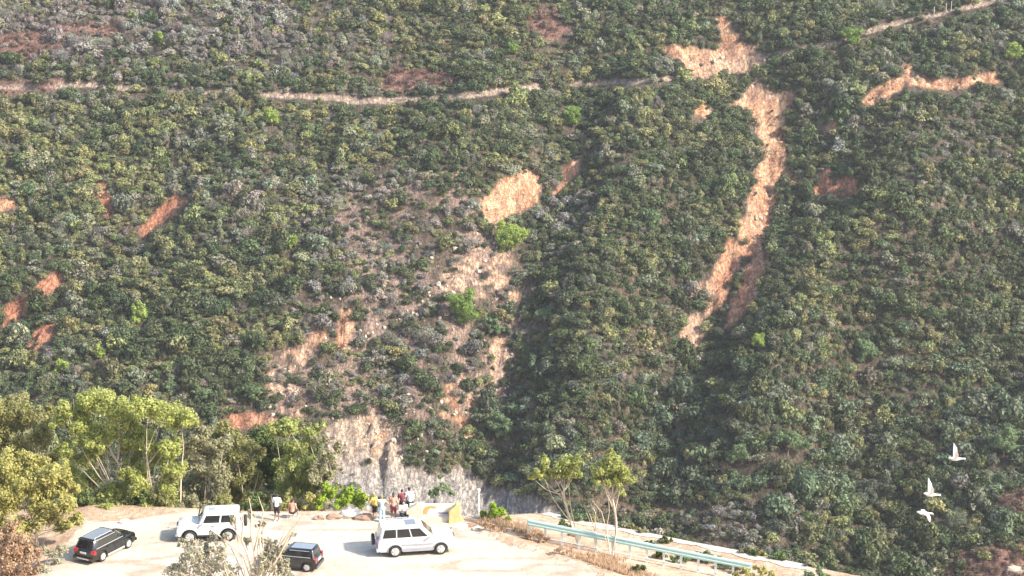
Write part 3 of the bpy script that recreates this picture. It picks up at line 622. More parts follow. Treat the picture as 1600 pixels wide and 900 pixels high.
tree('eucalyptus_tree', 'thin nearly leafless eucalyptus stem between the two slender crowned trees', 'tree', ground(933, 858),
     [(918,778,6,0),(926,768,6,0),(910,786,5,0)], LF['grey'], stems=[[(933,858),(930,830),(930,800),(918,778)],[(930,830),(922,805),(912,788)]], seed=18, full=False, leafn=240, rtrunk=.07, fork=.3, bare=8)
# nearest tree, mostly bare
tree('bare_tree', 'near tree with bare forking branches and silvery leaves before the parked cars', 'tree', gy_(398, 89),
     [(300,868,22),(330,880,24),(285,890,20),(345,862,15),(310,900,24),(422,862,13),(427,884,16),(442,858,8),(408,876,14),(360,895,18),(282,848,9),(303,848,8),(437,898,14),(450,892,9),(415,848,9),(276,905,16),(418,872,14),(432,872,13),(445,878,9),(424,850,10),(402,892,14),(350,885,16),(322,858,12),(365,812,8),(394,806,7),(332,838,9),(409,818,7),(384,846,9),(352,838,7),(456,836,6)],
     LF['silver'], stems=[[(398,920),(380,868),(340,835),(330,828)],[(398,915),(388,868),(372,832),(365,800),(362,788)],[(400,915),(398,868),(392,832),(393,800),(389,778)],[(402,912),(408,868),(405,830),(412,800),(404,776)],[(405,910),(432,862),(446,828),(450,806)],[(408,910),(436,868),(455,830),(474,802)],[(440,850),(456,826),(463,812)],[(388,868),(378,845),(380,818),(373,800)],[(398,860),(404,835),(400,812)]],
     seed=19, leafn=120, rtrunk=.15, fork=.2, leaf_len=.15, bare=10)
tree('yellow_bush', 'yellow-green bush at the end of the guardrail', 'bush', gy_(1175, 95.5), [(1165,893,9),(1185,892,10),(1205,897,8),(1150,900,9),(1175,905,12)], LF['yellow'], M_bark_d, seed=20, leafn=220, rtrunk=.04, leaf_len=.15)
tree('dark_bush', 'small dark green bush before the guardrail posts', 'bush', gy_(997, 95.6), [(990,890,7),(1003,889,7),(997,897,8)], LF['dark'], M_bark_d, seed=21, leafn=260, rtrunk=.03, leaf_len=.14, dy=.2)
for k, (bx, by, r, l, dsc) in enumerate([(1090,868,9,'teal','mint-green bush between guardrail and footpath, tallest of its row'),(1110,872,8,'teal','low mint-green bush behind the guardrail beam'),(1135,880,9,'teal','mint-green bush where the footpath disappears'),
        (1030,866,7,'dark','dark round bush under the guardrail beam next to the tree stems'),(880,820,7,'dark','dark round bush on the footpath behind the double crown tree'),(1022,852,5,'dark','small dark bush on the footpath edge'),
        (1062,872,8,'teal','mint-green bush under the guardrail beam by the small dark bush'),(1010,850,7,'teal','low mint bush behind the slender tree with pointed crown'),(1155,889,8,'olive','olive bush close to the guardrail end'),(1280,897,10,'teal','grey-green bush beyond the end of the footpath'),(1040,842,6,'dark','dark low bush on the far side of the footpath')]):
    p = ground(bx, by + r); tree('bush', dsc, 'bush', p, [(bx, by, r, 0), (bx + r, by + 3, r * .8, 0), (bx - r, by + 3, r * .8, 0)], LF[l], M_bark_d, seed=30 + k, leafn=300, rtrunk=.03, leaf_len=.13, dy=.1)

g9 = np.random.default_rng(77)
for k in range(22):
    t = g9.uniform(.6, 5.0); x_, y_ = [float(np.interp(t, range(len(pl)), pa[:, j])) for j in range(2)]; x_ += .5 + .35; y_ += 1.0 + g9.uniform(.0, .42); z_ = hz(x_, y_); q_, w_ = project(np.array([x_, y_, z_ + .15])); r9 = g9.uniform(4, 8)
    tree('edge_bush', 'low scrubby bush on the far edge of the footpath', 'bush', (x_, y_, z_ - .1), [(q_, w_, r9, 0), (q_ + r9, w_ + 2, r9 * .8, 0), (q_ - r9, w_ + 1, r9 * .7, 0)], LF[('teal', 'grey', 'dark', 'olive')[k % 4]], M_bark_d, seed=400 + k, leafn=300, rtrunk=.03, leaf_len=.13, dy=.1, group='bushes along the footpath edge')
# bright young pines on the hill
for k, (x_, y_, r, dsc) in enumerate(PINES):
    p = hill_at(x_, y_ + r); g = np.random.default_rng(80 + k); cl = [(x_ + g.normal(0, r * .38), y_ + g.uniform(-.75, .6) * r, r * g.uniform(.48, .66), g.uniform(-.6, .6)) for _ in range(10)]
    tree('pine_tree', dsc, 'tree', p - np.array([0, 0, .2]), cl, LF['pine2' if k in (2, 1, 9, 14, 11) else 'pine'], M_bark_d, seed=90 + k, leafn=170, leaf_len=.34, leaf_w=.13, rtrunk=.1, dy=.5, group='bright pines on the hillside')
for k, (x_, y_, r, dsc) in enumerate(SAGE):
    p = hill_at(x_, y_ + r); g = np.random.default_rng(180 + k); cl = [(x_ + g.normal(0, r * .5), y_ + g.uniform(-.6, .6) * r, r * g.uniform(.4, .55), g.uniform(-.6, .6)) for _ in range(8)]
    tree('bush', dsc, 'bush', p - np.array([0, 0, .2]), cl, LF['teal'], M_bark_d, seed=120 + k, leafn=170, leaf_len=.32, leaf_w=.14, rtrunk=.08, dy=.5)

# dry grass on the bank
g = np.random.default_rng(5); n = 3400; U = g.uniform(0, 1, n); S = g.gamma(2, 1.3, n) + .15
bx = -3.4 + .73 * 15 * U + .68 * S; by = 102.6 - .68 * 15 * U + .73 * S; cl_ = fbm(bx * .8, by * .8, 3); ok = (cl_ > .02) & (S < 4.2)
bx, by = bx[ok], by[ok]; n = len(bx); bz = H(bx, by)
m_ = 6; P = np.repeat(np.stack([bx, by, bz], -1), m_, 0); a = g.uniform(0, 6.283, len(P)); hgt = g.uniform(.12, .42, len(P)); ln_ = g.uniform(.05, .3, len(P)) * hgt * 2
tip = P + np.stack([np.cos(a) * ln_, np.sin(a) * ln_, hgt], -1); sd_ = np.stack([-np.sin(a), np.cos(a), a * 0], -1) * .022
GV = np.stack([P - sd_, P + sd_, tip], 1).reshape(-1, 3); me = np_mesh('dry_grass', GV, np.arange(len(GV)).reshape(-1, 3)); set_v(me, g.random(len(P)))
tag(link_mesh('dry_grass', me, LF['straw']), 'straw-coloured dry grass on the bank before the guardrail', 'grass', kind='stuff')
for k, (x_, y_, r) in enumerate([(765,822,7),(835,836,9),(850,840,8),(818,832,6),(880,858,8)]):
    p = ground(x_, y_ + r); tree('dry_bush', ['dead brown bush at the foot of the vivid green bush', 'dead brown bush before the start of the guardrail, widest there', 'dead brown bush leaning on its wide twin', 'small dead bush on the bank before the guardrail', 'dead brown bush at the foot of the slender trees'][k], 'bush', p,
        [(x_, y_, r, 0), (x_ + r, y_ + 2, r * .7, 0), (x_ - r, y_ + 2, r * .7, 0)], LF['rust'], M_bark_d, seed=60 + k, leafn=140, rtrunk=.03, leaf_len=.12, leaf_w=.04, dy=.1, bare=6)

# rocks along the terrace edge
M_rock_w = mat('white_rock', (.72, .68, .58), .85, var=.15, scale=3, bump=.5); M_rock_b = mat('brown_rock', (.34, .22, .16), .9, var=.3, scale=3, bump=.5)
for k, (x_, y_, sx_, sz2, mm, dsc) in enumerate([(548,808,1.0,.42,M_rock_w,'long pale rock on the terrace edge beside the bright bush'),(522,811,.62,.34,M_rock_b,'brown rock next to the long pale rock'),(570,812,.7,.3,M_rock_b,'dark brown rock at the feet of the group'),
        (718,826,.55,.3,M_rock_w,'white rock at the end of the yellow wall'),(733,823,.35,.2,M_rock_b,'brown rock next to the white rock'),(745,826,.3,.16,M_rock_w,'small pale stone beside the brown rock by the yellow wall'),(500,812,.4,.22,M_rock_b,'reddish rock past the pink-topped sitter'),(195,818,.4,.25,M_rock_w,'grey stone under the eucalyptus behind the black car'),(898,838,.5,.22,M_rock_b,'flat rock at the foot of the slender tree')]):
    p = ground(x_, y_); o = link_mesh('rock', stone_mesh(200 + k), mm); o.location = p + np.array([0, 0, sz2 * .3]); o.scale = (sx_, sx_ * .6, sz2 * 1.4); o.rotation_euler = (0, 0, random.uniform(-.3, .3)); tag(o, dsc, 'rock')

# ------------------------------------------------------------------ guardrail
M_teal = mat('pale_teal_metal', (.42, .62, .60), .5, metal=.1, var=.1, scale=3); M_galv = mat('galvanised_post', (.62, .68, .66), .5, metal=.1)
ra, rb = ground(826, 842), ground(1172, 911); dv = (rb - ra); Lr = np.hypot(dv[0], dv[1]); ux = dv[:2] / Lr; nrm = np.array([ux[1], -ux[0]])
if nrm[1] > 0: nrm = -nrm
gr_ = empty('guardrail', ra); tag(gr_, 'pale teal metal guardrail on slim posts along the footpath', 'guardrail')
prof = [(.0, -.04), (.055, .01), (.055, .11), (.01, .165), (.055, .22), (.055, .32), (.0, .37)]
mb = MB(); KS = 16
for sgn in (0, 1):
    vs, fs = [], []
    for k in range(KS + 1):
        t = k / KS * Lr; x_, y_ = ra[0] + ux[0] * t, ra[1] + ux[1] * t; z_ = ra[2] + (rb[2] - ra[2]) * k / KS + .92
        for o_, h_ in prof: vs.append((x_ - ra[0] + nrm[0] * (o_ + .07 - sgn * .006), y_ - ra[1] + nrm[1] * (o_ + .07 - sgn * .006), z_ - ra[2] + h_))
    m7 = len(prof)
    for k in range(KS):
        for j in range(m7 - 1): fs.append((k * m7 + j, (k + 1) * m7 + j, (k + 1) * m7 + j + 1, k * m7 + j + 1))
    mb.add(vs, fs)
mb.build('beam', M_teal, gr_, smooth=50)
mb = MB(); mb.tube([(nrm[0] * .05, nrm[1] * .05, .3), (ux[0] * Lr + nrm[0] * .05, ux[1] * Lr + nrm[1] * .05, .3 + rb[2] - ra[2])], .022, 6); mb.build('lower_rail', M_galv, gr_)
np_ = int(Lr / .98); pm_ = MB(); pm_.box(-.07, .07, -.05, .05, -.5, 1.26); pme = None
for k in range(np_ + 1):
    t = k / np_; q = ra + dv * t; zz_ = hz(q[0], q[1])
    if pme is None: o = pm_.build('post', M_galv, gr_); pme = o.data
    else: o = link_mesh('post', pme, None, gr_)
    o.location = (q[0] - ra[0], q[1] - ra[1], (rb[2] - ra[2]) * t); o.rotation_euler = (0, 0, math.atan2(ux[1], ux[0]))

# ------------------------------------------------------------------ lamp post
lp = gy_(748, 105.3, .2); M_white = mat('white_paint', (.78, .78, .75), .5, var=.05); lr = empty('lamp_post', lp); tag(lr, 'slim white lamp post beyond the vivid green bush', 'lamp post')
ht = aty(748, 764, 105.3)[2] - lp[2]
MB().tube([(0, 0, 0), (0, 0, ht - .25)], [.05, .04], 8).build('post', M_white, lr, smooth=40)
MB().tube([(0, 0, ht - .28), (0, 0, ht - .1), (0, 0, ht - .02), (0, 0, ht)], [.06, .11, .12, .05], 10).build('lamp_head', M_white, lr, smooth=40)
MB().tube([(0, 0, -.1), (0, 0, .12)], .1, 8).build('base', M_galv, lr)

# ------------------------------------------------------------------ painted wall (a U of low walls)
M_cream = mat('cream_plaster', (.60, .54, .42), .85, var=.3, scale=4, bump=.3); M_yel = mat('yellow_plaster', (.64, .51, .24), .85, var=.28, scale=4, bump=.3)
wc = at(676, 815, 0); wall = empty('painted_wall', (wc[0], wc[1], -.03)); tag(wall, 'low U-shaped wall, cream and yellow ends with a painted mural between', 'wall')
WX = 1.42; MB().box(-WX, WX, .3, .52, 0, 1.02).build('back_wall', M_cream, wall)
def wing(pts, m, y0, y1):
    n_ = len(pts); mb = MB(); mb.add([(x_, y0, z_) for x_, z_ in pts] + [(x_, y1, z_) for x_, z_ in pts], [tuple(range(n_)), tuple(range(n_, 2 * n_))[::-1]] + [(i, n_ + i, n_ + (i + 1) % n_, (i + 1) % n_) for i in range(n_)])
    o = mb.build('wing_wall', m, wall); bv = o.modifiers.new('b', 'BEVEL'); bv.width = .03; bv.segments = 2; return o
wing([(-1.62, 0), (-.62, 0), (-.62, .9), (-.64, 1.28), (-.95, 1.26), (-1.58, .82)], M_cream, -.28, .1)
wing([(.98, 0), (1.95, 0), (1.9, .14), (1.72, .5), (1.70, 1.26), (1.46, 1.25), (1.02, .82)], M_yel, -.34, .08)
MB().box(-WX + .17, WX - .17, -.15, .295, 0, .34).build('bench', M_cream, wall)
m, nt, b = new_mat('mural'); tc = nt.nodes.new('ShaderNodeTexCoord'); vo = nt.nodes.new('ShaderNodeTexVoronoi'); vo.inputs['Scale'].default_value = 2.6; nz = nt.nodes.new('ShaderNodeTexNoise'); nz.inputs['Scale'].default_value = 2
ad = nt.nodes.new('ShaderNodeMix'); ad.data_type = 'RGBA'; ad.inputs[0].default_value = .35; L_(nt, tc.outputs['Object'], ad.inputs[6]); L_(nt, nz.outputs['Color'], ad.inputs[7]); L_(nt, ad.outputs[2], vo.inputs['Vector'])
rp = nt.nodes.new('ShaderNodeValToRGB'); rp.color_ramp.interpolation = 'CONSTANT'; e = rp.color_ramp.elements; e[0].color = (.75, .70, .68, 1); e[1].position = .3; e[1].color = (.80, .72, .55, 1)
for ps, cl in ((.5, (.68, .45, .25, 1)), (.62, (.60, .55, .62, 1)), (.78, (.78, .74, .72, 1))): q = e.new(ps); q.color = cl
L_(nt, vo.outputs['Color'], rp.inputs[0]); L_(nt, rp.outputs[0], b.inputs['Base Color']); b.inputs['Roughness'].default_value = .8
MB().box(-WX + .18, WX - .18, .27, .297, .36, .99).build('mural', m, wall)
M_or = mat('orange_paint', (.62, .30, .10), .8); M_pu = mat('purple_paint', (.33, .25, .36), .8)
mb = MB(); arc = [(-.6, .4), (-.58, .68), (-.45, .88), (-.15, .95), (.1, .92), (.28, .8), (.1, .78), (-.12, .8), (-.25, .7), (-.32, .5), (-.34, .4)]
mb.panel([(x_, .266, z_) for x_, z_ in arc], .004, .01); mb.build('painted_arch', M_or, wall)
mb = MB(); mb.panel([(x_, .266, z_) for x_, z_ in [(.2, .46), (.95, .4), (.95, .6), (.7, .52), (.4, .56)]], .004, .01); mb.build('painted_stripe', M_pu, wall)
mb = MB(); mb.panel([(x_, .266, z_) for x_, z_ in [(-.1, .5), (.2, .46), (.45, .6), (.6, .82), (.3, .74), (.0, .68)]], .003, .01); mb.build('painted_shape', M_white, wall)

# ------------------------------------------------------------------ cars
M_glass = mat('dark_glass', (.012, .016, .018), .06, coat=.6, var=.05); M_tyre = mat('tyre_rubber', (.025, .025, .025), .85); M_rim = mat('alloy', (.70, .70, .70), .35, metal=.5, var=.08)
M_trim = mat('black_trim', (.02, .02, .022), .55); M_red = mat('red_lamp', (.55, .02, .03), .15, coat=.6); M_lamp = mat('clear_lamp', (.75, .75, .72), .12, coat=.8); M_plate = mat('number_plate', (.8, .8, .78), .4, var=.03)
def paint(name, c, metal=.0, rough=.28): return mat(name, c, rough, metal=metal, coat=.8, var=.06, scale=2.)
_wheel = {}
def wheel(root, x, y, r, wd, side, steel=False):
    key = (r, wd, steel, side)
    e = empty('wheel', (x, y, r), 0, root)
    if key not in _wheel:
        h = wd / 2
        t = MB().lathe_y([(r * .62, -h * .9), (r * .9, -h), (r * .985, -h * .8), (r, -h * .4), (r, h * .4), (r * .985, h * .8), (r * .9, h), (r * .62, h * .9), (r * .6, 0), (r * .62, -h * .9)], 28).build('tyre', M_tyre, e, smooth=50)
        mb = MB(); s = side; ri = r * .64; mb.lathe_y([(ri, s * h * .95), (ri * .9, s * h * 1.0), (ri * .86, s * h * .55), (0.001, s * h * .5)], 24)
        for k in range(5):
            a = 2 * math.pi * k / 5; ca_, sa_ = math.cos(a), math.sin(a); pa_ = np.array([-sa_, 0, ca_]); ra_ = np.array([ca_, 0, sa_])
            pts = [ra_ * ri * .1 + pa_ * .05, ra_ * ri * .9 + pa_ * .035, ra_ * ri * .9 - pa_ * .035, ra_ * ri * .1 - pa_ * .05]
            pts = [p + np.array([0, s * h * .85, 0]) for p in (pts if s < 0 else pts[::-1])]; mb.panel(pts, .012, .06)
        mb.lathe_y([(.07, s * h * .6), (.065, s * h * 1.02), (.001, s * h * 1.04)], 12); rm = mb.build('rim', M_rim, e, smooth=35)
        _wheel[key] = (t.data, rm.data)
    else:
        link_mesh('tyre', _wheel[key][0], None, e); link_mesh('rim', _wheel[key][1], None, e)
    return e
def car(name, label, near_rear, near_front, near_side, p, body, extra=None, group=None):
    """near_rear / near_front: ground points of the two wheels on the side that faces the camera; near_side: +1 left, -1 right of the car"""
    a, b = np.asarray(near_rear), np.asarray(near_front); d = (b - a)[:2]; yaw = math.atan2(d[1], d[0])
    L, W, wb, r = p['L'], p['W'], p['wb'], p['r']; mid = (a + b) / 2
    left = np.array([-math.sin(yaw), math.cos(yaw)]); tw = W / 2 - .12
    xo = p.get('xo', 0.)
    k_ = min(1.02, max(.84, np.hypot(*d) / wb))
    c = mid[:2] - left * near_side * tw * k_ - np.array([math.cos(yaw), math.sin(yaw)]) * xo * k_
    root = empty(name, (c[0], c[1], .03), yaw); root.scale = (k_, k_, k_); tag(root, label, 'car', group)
    xf, xr = xo + wb / 2, xo - wb / 2; gc = p['gc']; ar = r * 1.22; zb = p['belt']; fl, rl = L / 2, -L / 2; hz_ = p['hood']; xc = p['cowl']
    def arch(cx):
        a0 = math.asin(max(-1, min(1, (gc - r) / ar))); return [(cx + ar * math.cos(t), r + ar * math.sin(t)) for t in np.linspace(a0, math.pi - a0, 11)]
    top = [(fl - .03, gc + .12), (fl, gc + .3), (fl - .02, hz_ - .16), (fl - .12, hz_ - .04), (fl - .4, hz_ + .02), (xc + .1, zb - .03), (xc - .1, zb), (rl + .12, zb), (rl + .02, zb - .1), (rl, gc + .35), (rl + .05, gc + .06), (rl + .12, gc)]
    bot = [(xr - ar * 1.02, gc)] + arch(xr)[::-1] + arch(xf)[::-1] + [(fl - .15, gc)]
    out = top + bot; n = len(out); zc = (zb + gc) / 2; rings = []
    top_i = set(range(len(top)))
    for y_, sx_, dz_ in ((-W / 2, .985, .035), (-W / 2 + .035, .997, .012), (-W / 2 + .12, 1, 0), (0, 1.004, -.012), (W / 2 - .12, 1, 0), (W / 2 - .035, .997, .012), (W / 2, .985, .035)):
        ring = []
        for i, (x_, z_) in enumerate(out):
            xx, zz_ = x_, z_
            if i in top_i: xx = x_ * sx_; zz_ = z_ - dz_ if z_ > zc else z_
            tp = 1 - p.get('taper', .10) * max(0, (abs(xx) - L * .28) / (L * .22)) ** 2
            bul = 1 - .03 * max(0, (z_ - (gc + .5)) / .6) - .02 * max(0, (gc + .3 - z_) / .3)
            ring.append((xx, y_ * tp * bul, zz_))
        rings.append(ring)
    mb = MB(); mb.v = [v for r_ in rings for v in r_]; m_ = len(rings)
    for j in range(m_ - 1):
        for i in range(n): mb.f.append((j * n + i, j * n + (i + 1) % n, (j + 1) * n + (i + 1) % n, (j + 1) * n + i))
    mb.f.append(tuple(range(n))[::-1]); mb.f.append(tuple((m_ - 1) * n + i for i in range(n)))
    bd = mb.build('body', body, root, smooth=38)
    # cabin
    x0, x1, X0, X1 = p['cr'], p['cf'], p['tr'], p['tf']; w0, w1, zt = W / 2 - .075, W / 2 - p['tumble'], p['H']
    def ring(xa, xb, w_, z_, c_): return [(xb, -w_ + c_ * 1.4, z_), (xb, w_ - c_ * 1.4, z_), (xb - c_, w_, z_), (xa + c_, w_, z_), (xa, w_ - c_, z_), (xa, -w_ + c_, z_), (xa + c_, -w_, z_), (xb - c_, -w_, z_)]
    rr = [ring(x0, x1, w0, zb - .06, .1), ring(X0, X1, w1, zt - .07, .1), ring(X0 + .03, X1 - .05, w1 - .04, zt - .02, .1), ring(X0 + .12, X1 - .2, w1 - .16, zt, .1)]
    mb = MB(); mb.v = [v for q in rr for v in q]
    for j in range(3):
        for i in range(8): mb.f.append((j * 8 + i, j * 8 + (i + 1) % 8, (j + 1) * 8 + (i + 1) % 8, (j + 1) * 8 + i))
    mb.f.append(tuple(24 + i for i in range(8))); mb.build('cabin', p.get('cabin_mat', body), root, smooth=38)
    def side(s, t, sg):
        B0, B1, T0, T1 = np.array([x0 + .1, sg * w0, zb - .06]), np.array([x1 - .1, sg * w0, zb - .06]), np.array([X0 + .1, sg * w1, zt - .07]), np.array([X1 - .1, sg * w1, zt - .07])
        return (B0 * (1 - s) + B1 * s) * (1 - t) + (T0 * (1 - s) + T1 * s) * t
    for sg in (1, -1):
        for (s0, s1, s2, s3) in p['win']:            # bottom-left, bottom-right, top-right, top-left in s
            q = [side(s0, .2, sg), side(s1, .2, sg), side(s2, .9, sg), side(s3, .9, sg)]
            MB().panel(q if sg < 0 else q[::-1], .006, .012).build('side_window', M_glass, root)
        if p.get('belt_glare'):  # bright alloy strips added to stand in for glare along the windows
            mb = MB(); mb.tube([side(.06, .16, sg) + (0, sg * .012, 0), side(.95, .16, sg) + (0, sg * .012, 0)], .018, 5); mb.tube([side(.1, .94, sg) + (0, sg * .012, 0), side(.93, .94, sg) + (0, sg * .012, 0)], .014, 5); mb.build('window_glare_strip', M_rim, root)
        for dx in p['doors']:
            MB().box(dx, dx + .16, sg * (W / 2 - .02) - .02, sg * (W / 2 - .02) + .02, zb - .17, zb - .13).build('door_handle', p.get('handle', M_trim), root)
        for dx in p['seams']:
            MB().box(dx - .006, dx + .006, sg * (W / 2 - .004) - .005, sg * (W / 2 - .004) + .005, gc + .08, zb - .05).build('door_seam', M_trim, root)
        mb = MB(); mb.ell((x1 - .35, sg * (W / 2 + .1), zb + .1), (.08, .11, .09), 10, 6); mb.tube([(x1 - .35, sg * (W / 2 - .1), zb + .04), (x1 - .35, sg * (W / 2 + .06), zb + .08)], .025, 6); mb.build('mirror', p.get('mirror', body), root, smooth=60)
        MB().box(xr + ar + .03, xf - ar - .03, sg * (W / 2 - .03) - .035, sg * (W / 2 - .03) + .035, gc - .03, gc + .09).build('sill', p.get('sill', M_trim), root)
        ww = W / 2 * .97
        MB().box(fl - .24, fl - .035, sg * (ww - .30) - .13, sg * (ww - .30) + .13, hz_ - .22, hz_ - .07).build('headlight', M_lamp, root)
        q = p.get('tail', (.95, .65, .10)); MB().box(rl - .012, rl + .18, sg * (ww * .9 - .07) - q[2], sg * (ww * .9 - .07) + .06, q[1], q[0]).build('tail_light', M_red, root)
        for wx in (xr, xf): wheel(root, wx, sg * tw, r, p.get('tw', .22), sg)
        if p.get('rails'):
            mb = MB(); mb.tube([(X0 + .2, sg * (w1 - .09), zt - .02), (X0 + .3, sg * (w1 - .09), zt + .05), (X1 - .5, sg * (w1 - .09), zt + .05), (X1 - .35, sg * (w1 - .09), zt - .02)], .02, 6); mb.build('roof_rail', M_rim, root)
        if p.get('arches'):
            for cx in (xr, xf):
                mb = MB(); mb.tube([(x_, sg * (W / 2 - .01), z_) for x_, z_ in arch(cx)], .035, 5); mb.build('wheel_arch', p['arches'], root)
    def fb(xb, xt, t0, t1, k):       # glass across the front or rear of the cabin
        f = lambda t: (xb + (xt - xb) * t, w0 + (w1 - w0) * t - .17, zb - .06 + (zt - .07 - zb + .06) * t)
        a_, b_ = f(t0), f(t1); return [(a_[0], -a_[1] * k, a_[2]), (a_[0], a_[1] * k, a_[2]), (b_[0], b_[1] * k, b_[2]), (b_[0], -b_[1] * k, b_[2])]
    MB().panel(fb(x1, X1, .14, .95, 1), .006, .012).build('windscreen', M_glass, root)
    MB().panel(fb(x0, X0, .22, .9, 1)[::-1], .006, .012).build('rear_window', M_glass, root)
    MB().box(fl - .06, fl + .06, -W * .46, W * .46, gc + .02, gc + .2).build('front_bumper', p.get('bumper', body), root)
    MB().box(rl - .07, rl + .08, -W * .46, W * .46, gc + .02, gc + .22).build('rear_bumper', p.get('bumper', body), root)
    MB().box(fl - .04, fl + .012, -W * .2, W * .2, hz_ - .28, hz_ - .12).build('grille', M_trim, root)
    MB().box(rl - .02 - .0, rl + .02, -.26, .26, zb - .30, zb - .18).build('number_plate', M_plate, root)
    MB().box(rl + .3, fl - .3, -W * .42, W * .42, gc - .02, gc + .03).build('underbody', M_trim, root)
    if extra: extra(root, p)
    return root
W_bk, W_sv, W_wh = paint('black_paint', (.008, .009, .010), rough=.14), paint('silver_white_paint', (.60, .62, .64), .15), paint('white_paint_car', (.70, .70, .69))
M_gry = mat('grey_cladding', (.30, .31, .33), .5); M_roof_sheen = mat('roof_sky_sheen', (.22, .25, .29), .25, coat=.5)  # roof tone: reflected sky painted as grey-blue for the black cars
def ex_silver(root, p):
    rl, zb, W, zt = -p['L'] / 2, p['belt'], p['W'], p['H']
    e = empty('spare_wheel', (rl - .13, .0, zb - .22), R(90), root)
    t = MB().lathe_y([(.001, -.02), (.3, -.02), (.34, .02), (.36, .08), (.34, .16), (.26, .18), (.001, .2)], 24).build('wheel_cover', M_trim, e, smooth=50)
    MB().lathe_y([(.27, .19), (.25, .205), (.001, .215)], 24).build('cover_disc', p['bm'], e, smooth=50)
    MB().box(p['tf'] - 1.0, p['tf'] - .38, -.42, .42, zt - .012, zt + .012).build('sunroof', mat('sunroof_glass', (.20, .20, .22), .12, coat=.5), root)
    for sg in (1, -1):
        MB().box(-.92, .95, sg * (W / 2 - .005) - .02, sg * (W / 2 - .005) + .02, .70, .80).build('rub_strip', M_gry, root)
        MB().box(-.92, .95, sg * (W / 2 - .01) - .02, sg * (W / 2 - .01) + .02, .42, .56).build('lower_cladding', M_gry, root)
    MB().box(p['tr'] - .02, p['tr'] + .22, -.6, .6, zt - .03, zt + .03).build('spoiler', p['bm'], root)
P_silver = dict(L=4.65, W=1.86, H=1.84, wb=2.72, r=.37, gc=.36, belt=1.12, hood=1.02, cowl=1.0, cr=-2.26, cf=1.12, tr=-2.08, tf=.38, tumble=.19, xo=.06, bm=W_sv, rails=True, arches=M_gry, sill=M_gry, mirror=W_sv, handle=W_sv,
    win=[(.03, .30, .33, .05), (.325, .60, .655, .36), (.625, .93, .93, .68)], doors=[-.85, .15], seams=[-1.0, -.05, .98], tail=(1.02, .72, .09), tw=.24)
car('parked_car', 'silver-white off-road wagon with rear spare wheel parked before the painted wall', at(617.5, 871), at(688.5, 866.5), -1, P_silver, W_sv, ex_silver)
def roof_sheen(root, p):  # thin slab added on a black roof to carry the painted sky reflection
    w_ = p['W'] / 2 - p['tumble'] - .17; MB().box(p['tr'] + .13, p['tf'] - .21, -w_, w_, p['H'] - .01, p['H'] + .006).build('roof_sheen_slab', M_roof_sheen, root)
def ex_black(root, p):
    MB().box(p['tr'] - .12, p['tr'] + .12, -.58, .58, p['H'] - .07, p['H'] - .03).build('spoiler', W_bk, root)
    roof_sheen(root, p); rl = -p['L'] / 2
    MB().box(rl - .075, rl - .03, -.5, .5, .34, .42).build('skid_plate', M_rim, root)
P_black = dict(L=4.45, W=1.85, H=1.66, wb=2.64, r=.35, gc=.28, belt=1.02, hood=.96, cowl=1.1, cr=-2.14, cf=1.28, tr=-1.86, tf=.45, tumble=.26, xo=.04, rails=True, belt_glare=True, sill=M_rim, taper=.14,
    win=[(.10, .27, .27, .15), (.295, .58, .63, .295), (.605, .93, .92, .655)], doors=[-.8, .2], seams=[-.95, .0, 1.0], tail=(1.0, .78, .26))
car('parked_car', 'black crossover with red tail lights parked beside the yellow-olive tree', at(160, 877.5), at(200, 857), -1, P_black, W_bk, ex_black)
def ex_white(root, p):
    rl, W, zt = -p['L'] / 2, p['W'], p['H']
    e = empty('spare_wheel', (rl - .12, .1, p['belt'] - .1), R(90), root); MB().lathe_y([(.2, .0), (.34, .0), (.37, .05), (.37, .15), (.33, .2), (.2, .2), (.001, .14)], 24).build('tyre', M_tyre, e, smooth=50)
    MB().lathe_y([(.2, .17), (.17, .19), (.001, .17)], 20).build('rim', M_rim, e, smooth=50)
    MB().box(p['tf'] - .75, p['tf'] - .35, -.3, .3, zt - .01, zt + .02).build('roof_hatch', M_gry, root)
    for sg in (1, -1): MB().box(p['tr'] + .1, p['tf'] - .15, sg * (W / 2 - .15) - .015, sg * (W / 2 - .15) + .015, zt - .1, zt - .04).build('roof_gutter', W_wh, root)
    mb = MB(); mb.tube([(p['cowl'] + .1, -.72, p['belt']), (p['cowl'] - .02, -.76, zt - .2), (p['cowl'] - .02, -.76, zt + .1)], .04, 7); mb.build('snorkel', M_trim, root)
P_white = dict(L=4.05, W=1.84, H=1.86, wb=2.38, r=.40, gc=.42, belt=1.18, hood=1.10, cowl=.62, cr=-1.94, cf=.72, tr=-1.88, tf=.36, tumble=.14, xo=.02, arches=M_trim, taper=.06, bumper=M_gry,
    win=[(.04, .46, .47, .05), (.50, .93, .93, .51)], doors=[-.3], seams=[-.42, .66], tail=(1.0, .78, .06), tw=.26)
car('parked_car', 'white short off-roader half hidden behind the bare tree', at(357, 846), at(297, 848.5), 1, P_white, W_wh, ex_white)
P_hatch = dict(L=3.5, W=1.64, H=1.46, belt_glare=True, wb=2.3, r=.31, gc=.22, belt=.94, hood=.86, cowl=.9, cr=-1.68, cf=1.0, tr=-1.54, tf=.2, tumble=.2, xo=.0, taper=.12,
    win=[(.06, .30, .31, .08), (.33, .60, .63, .34), (.63, .93, .93, .66)], doors=[-.6, .3], seams=[-.7, .1, .9], tail=(.95, .62, .09))
car('parked_car', 'small black hatchback behind the bare tree\'s leafy twigs', at(480, 894), at(427, 889), 1, P_hatch, W_bk, roof_sheen)

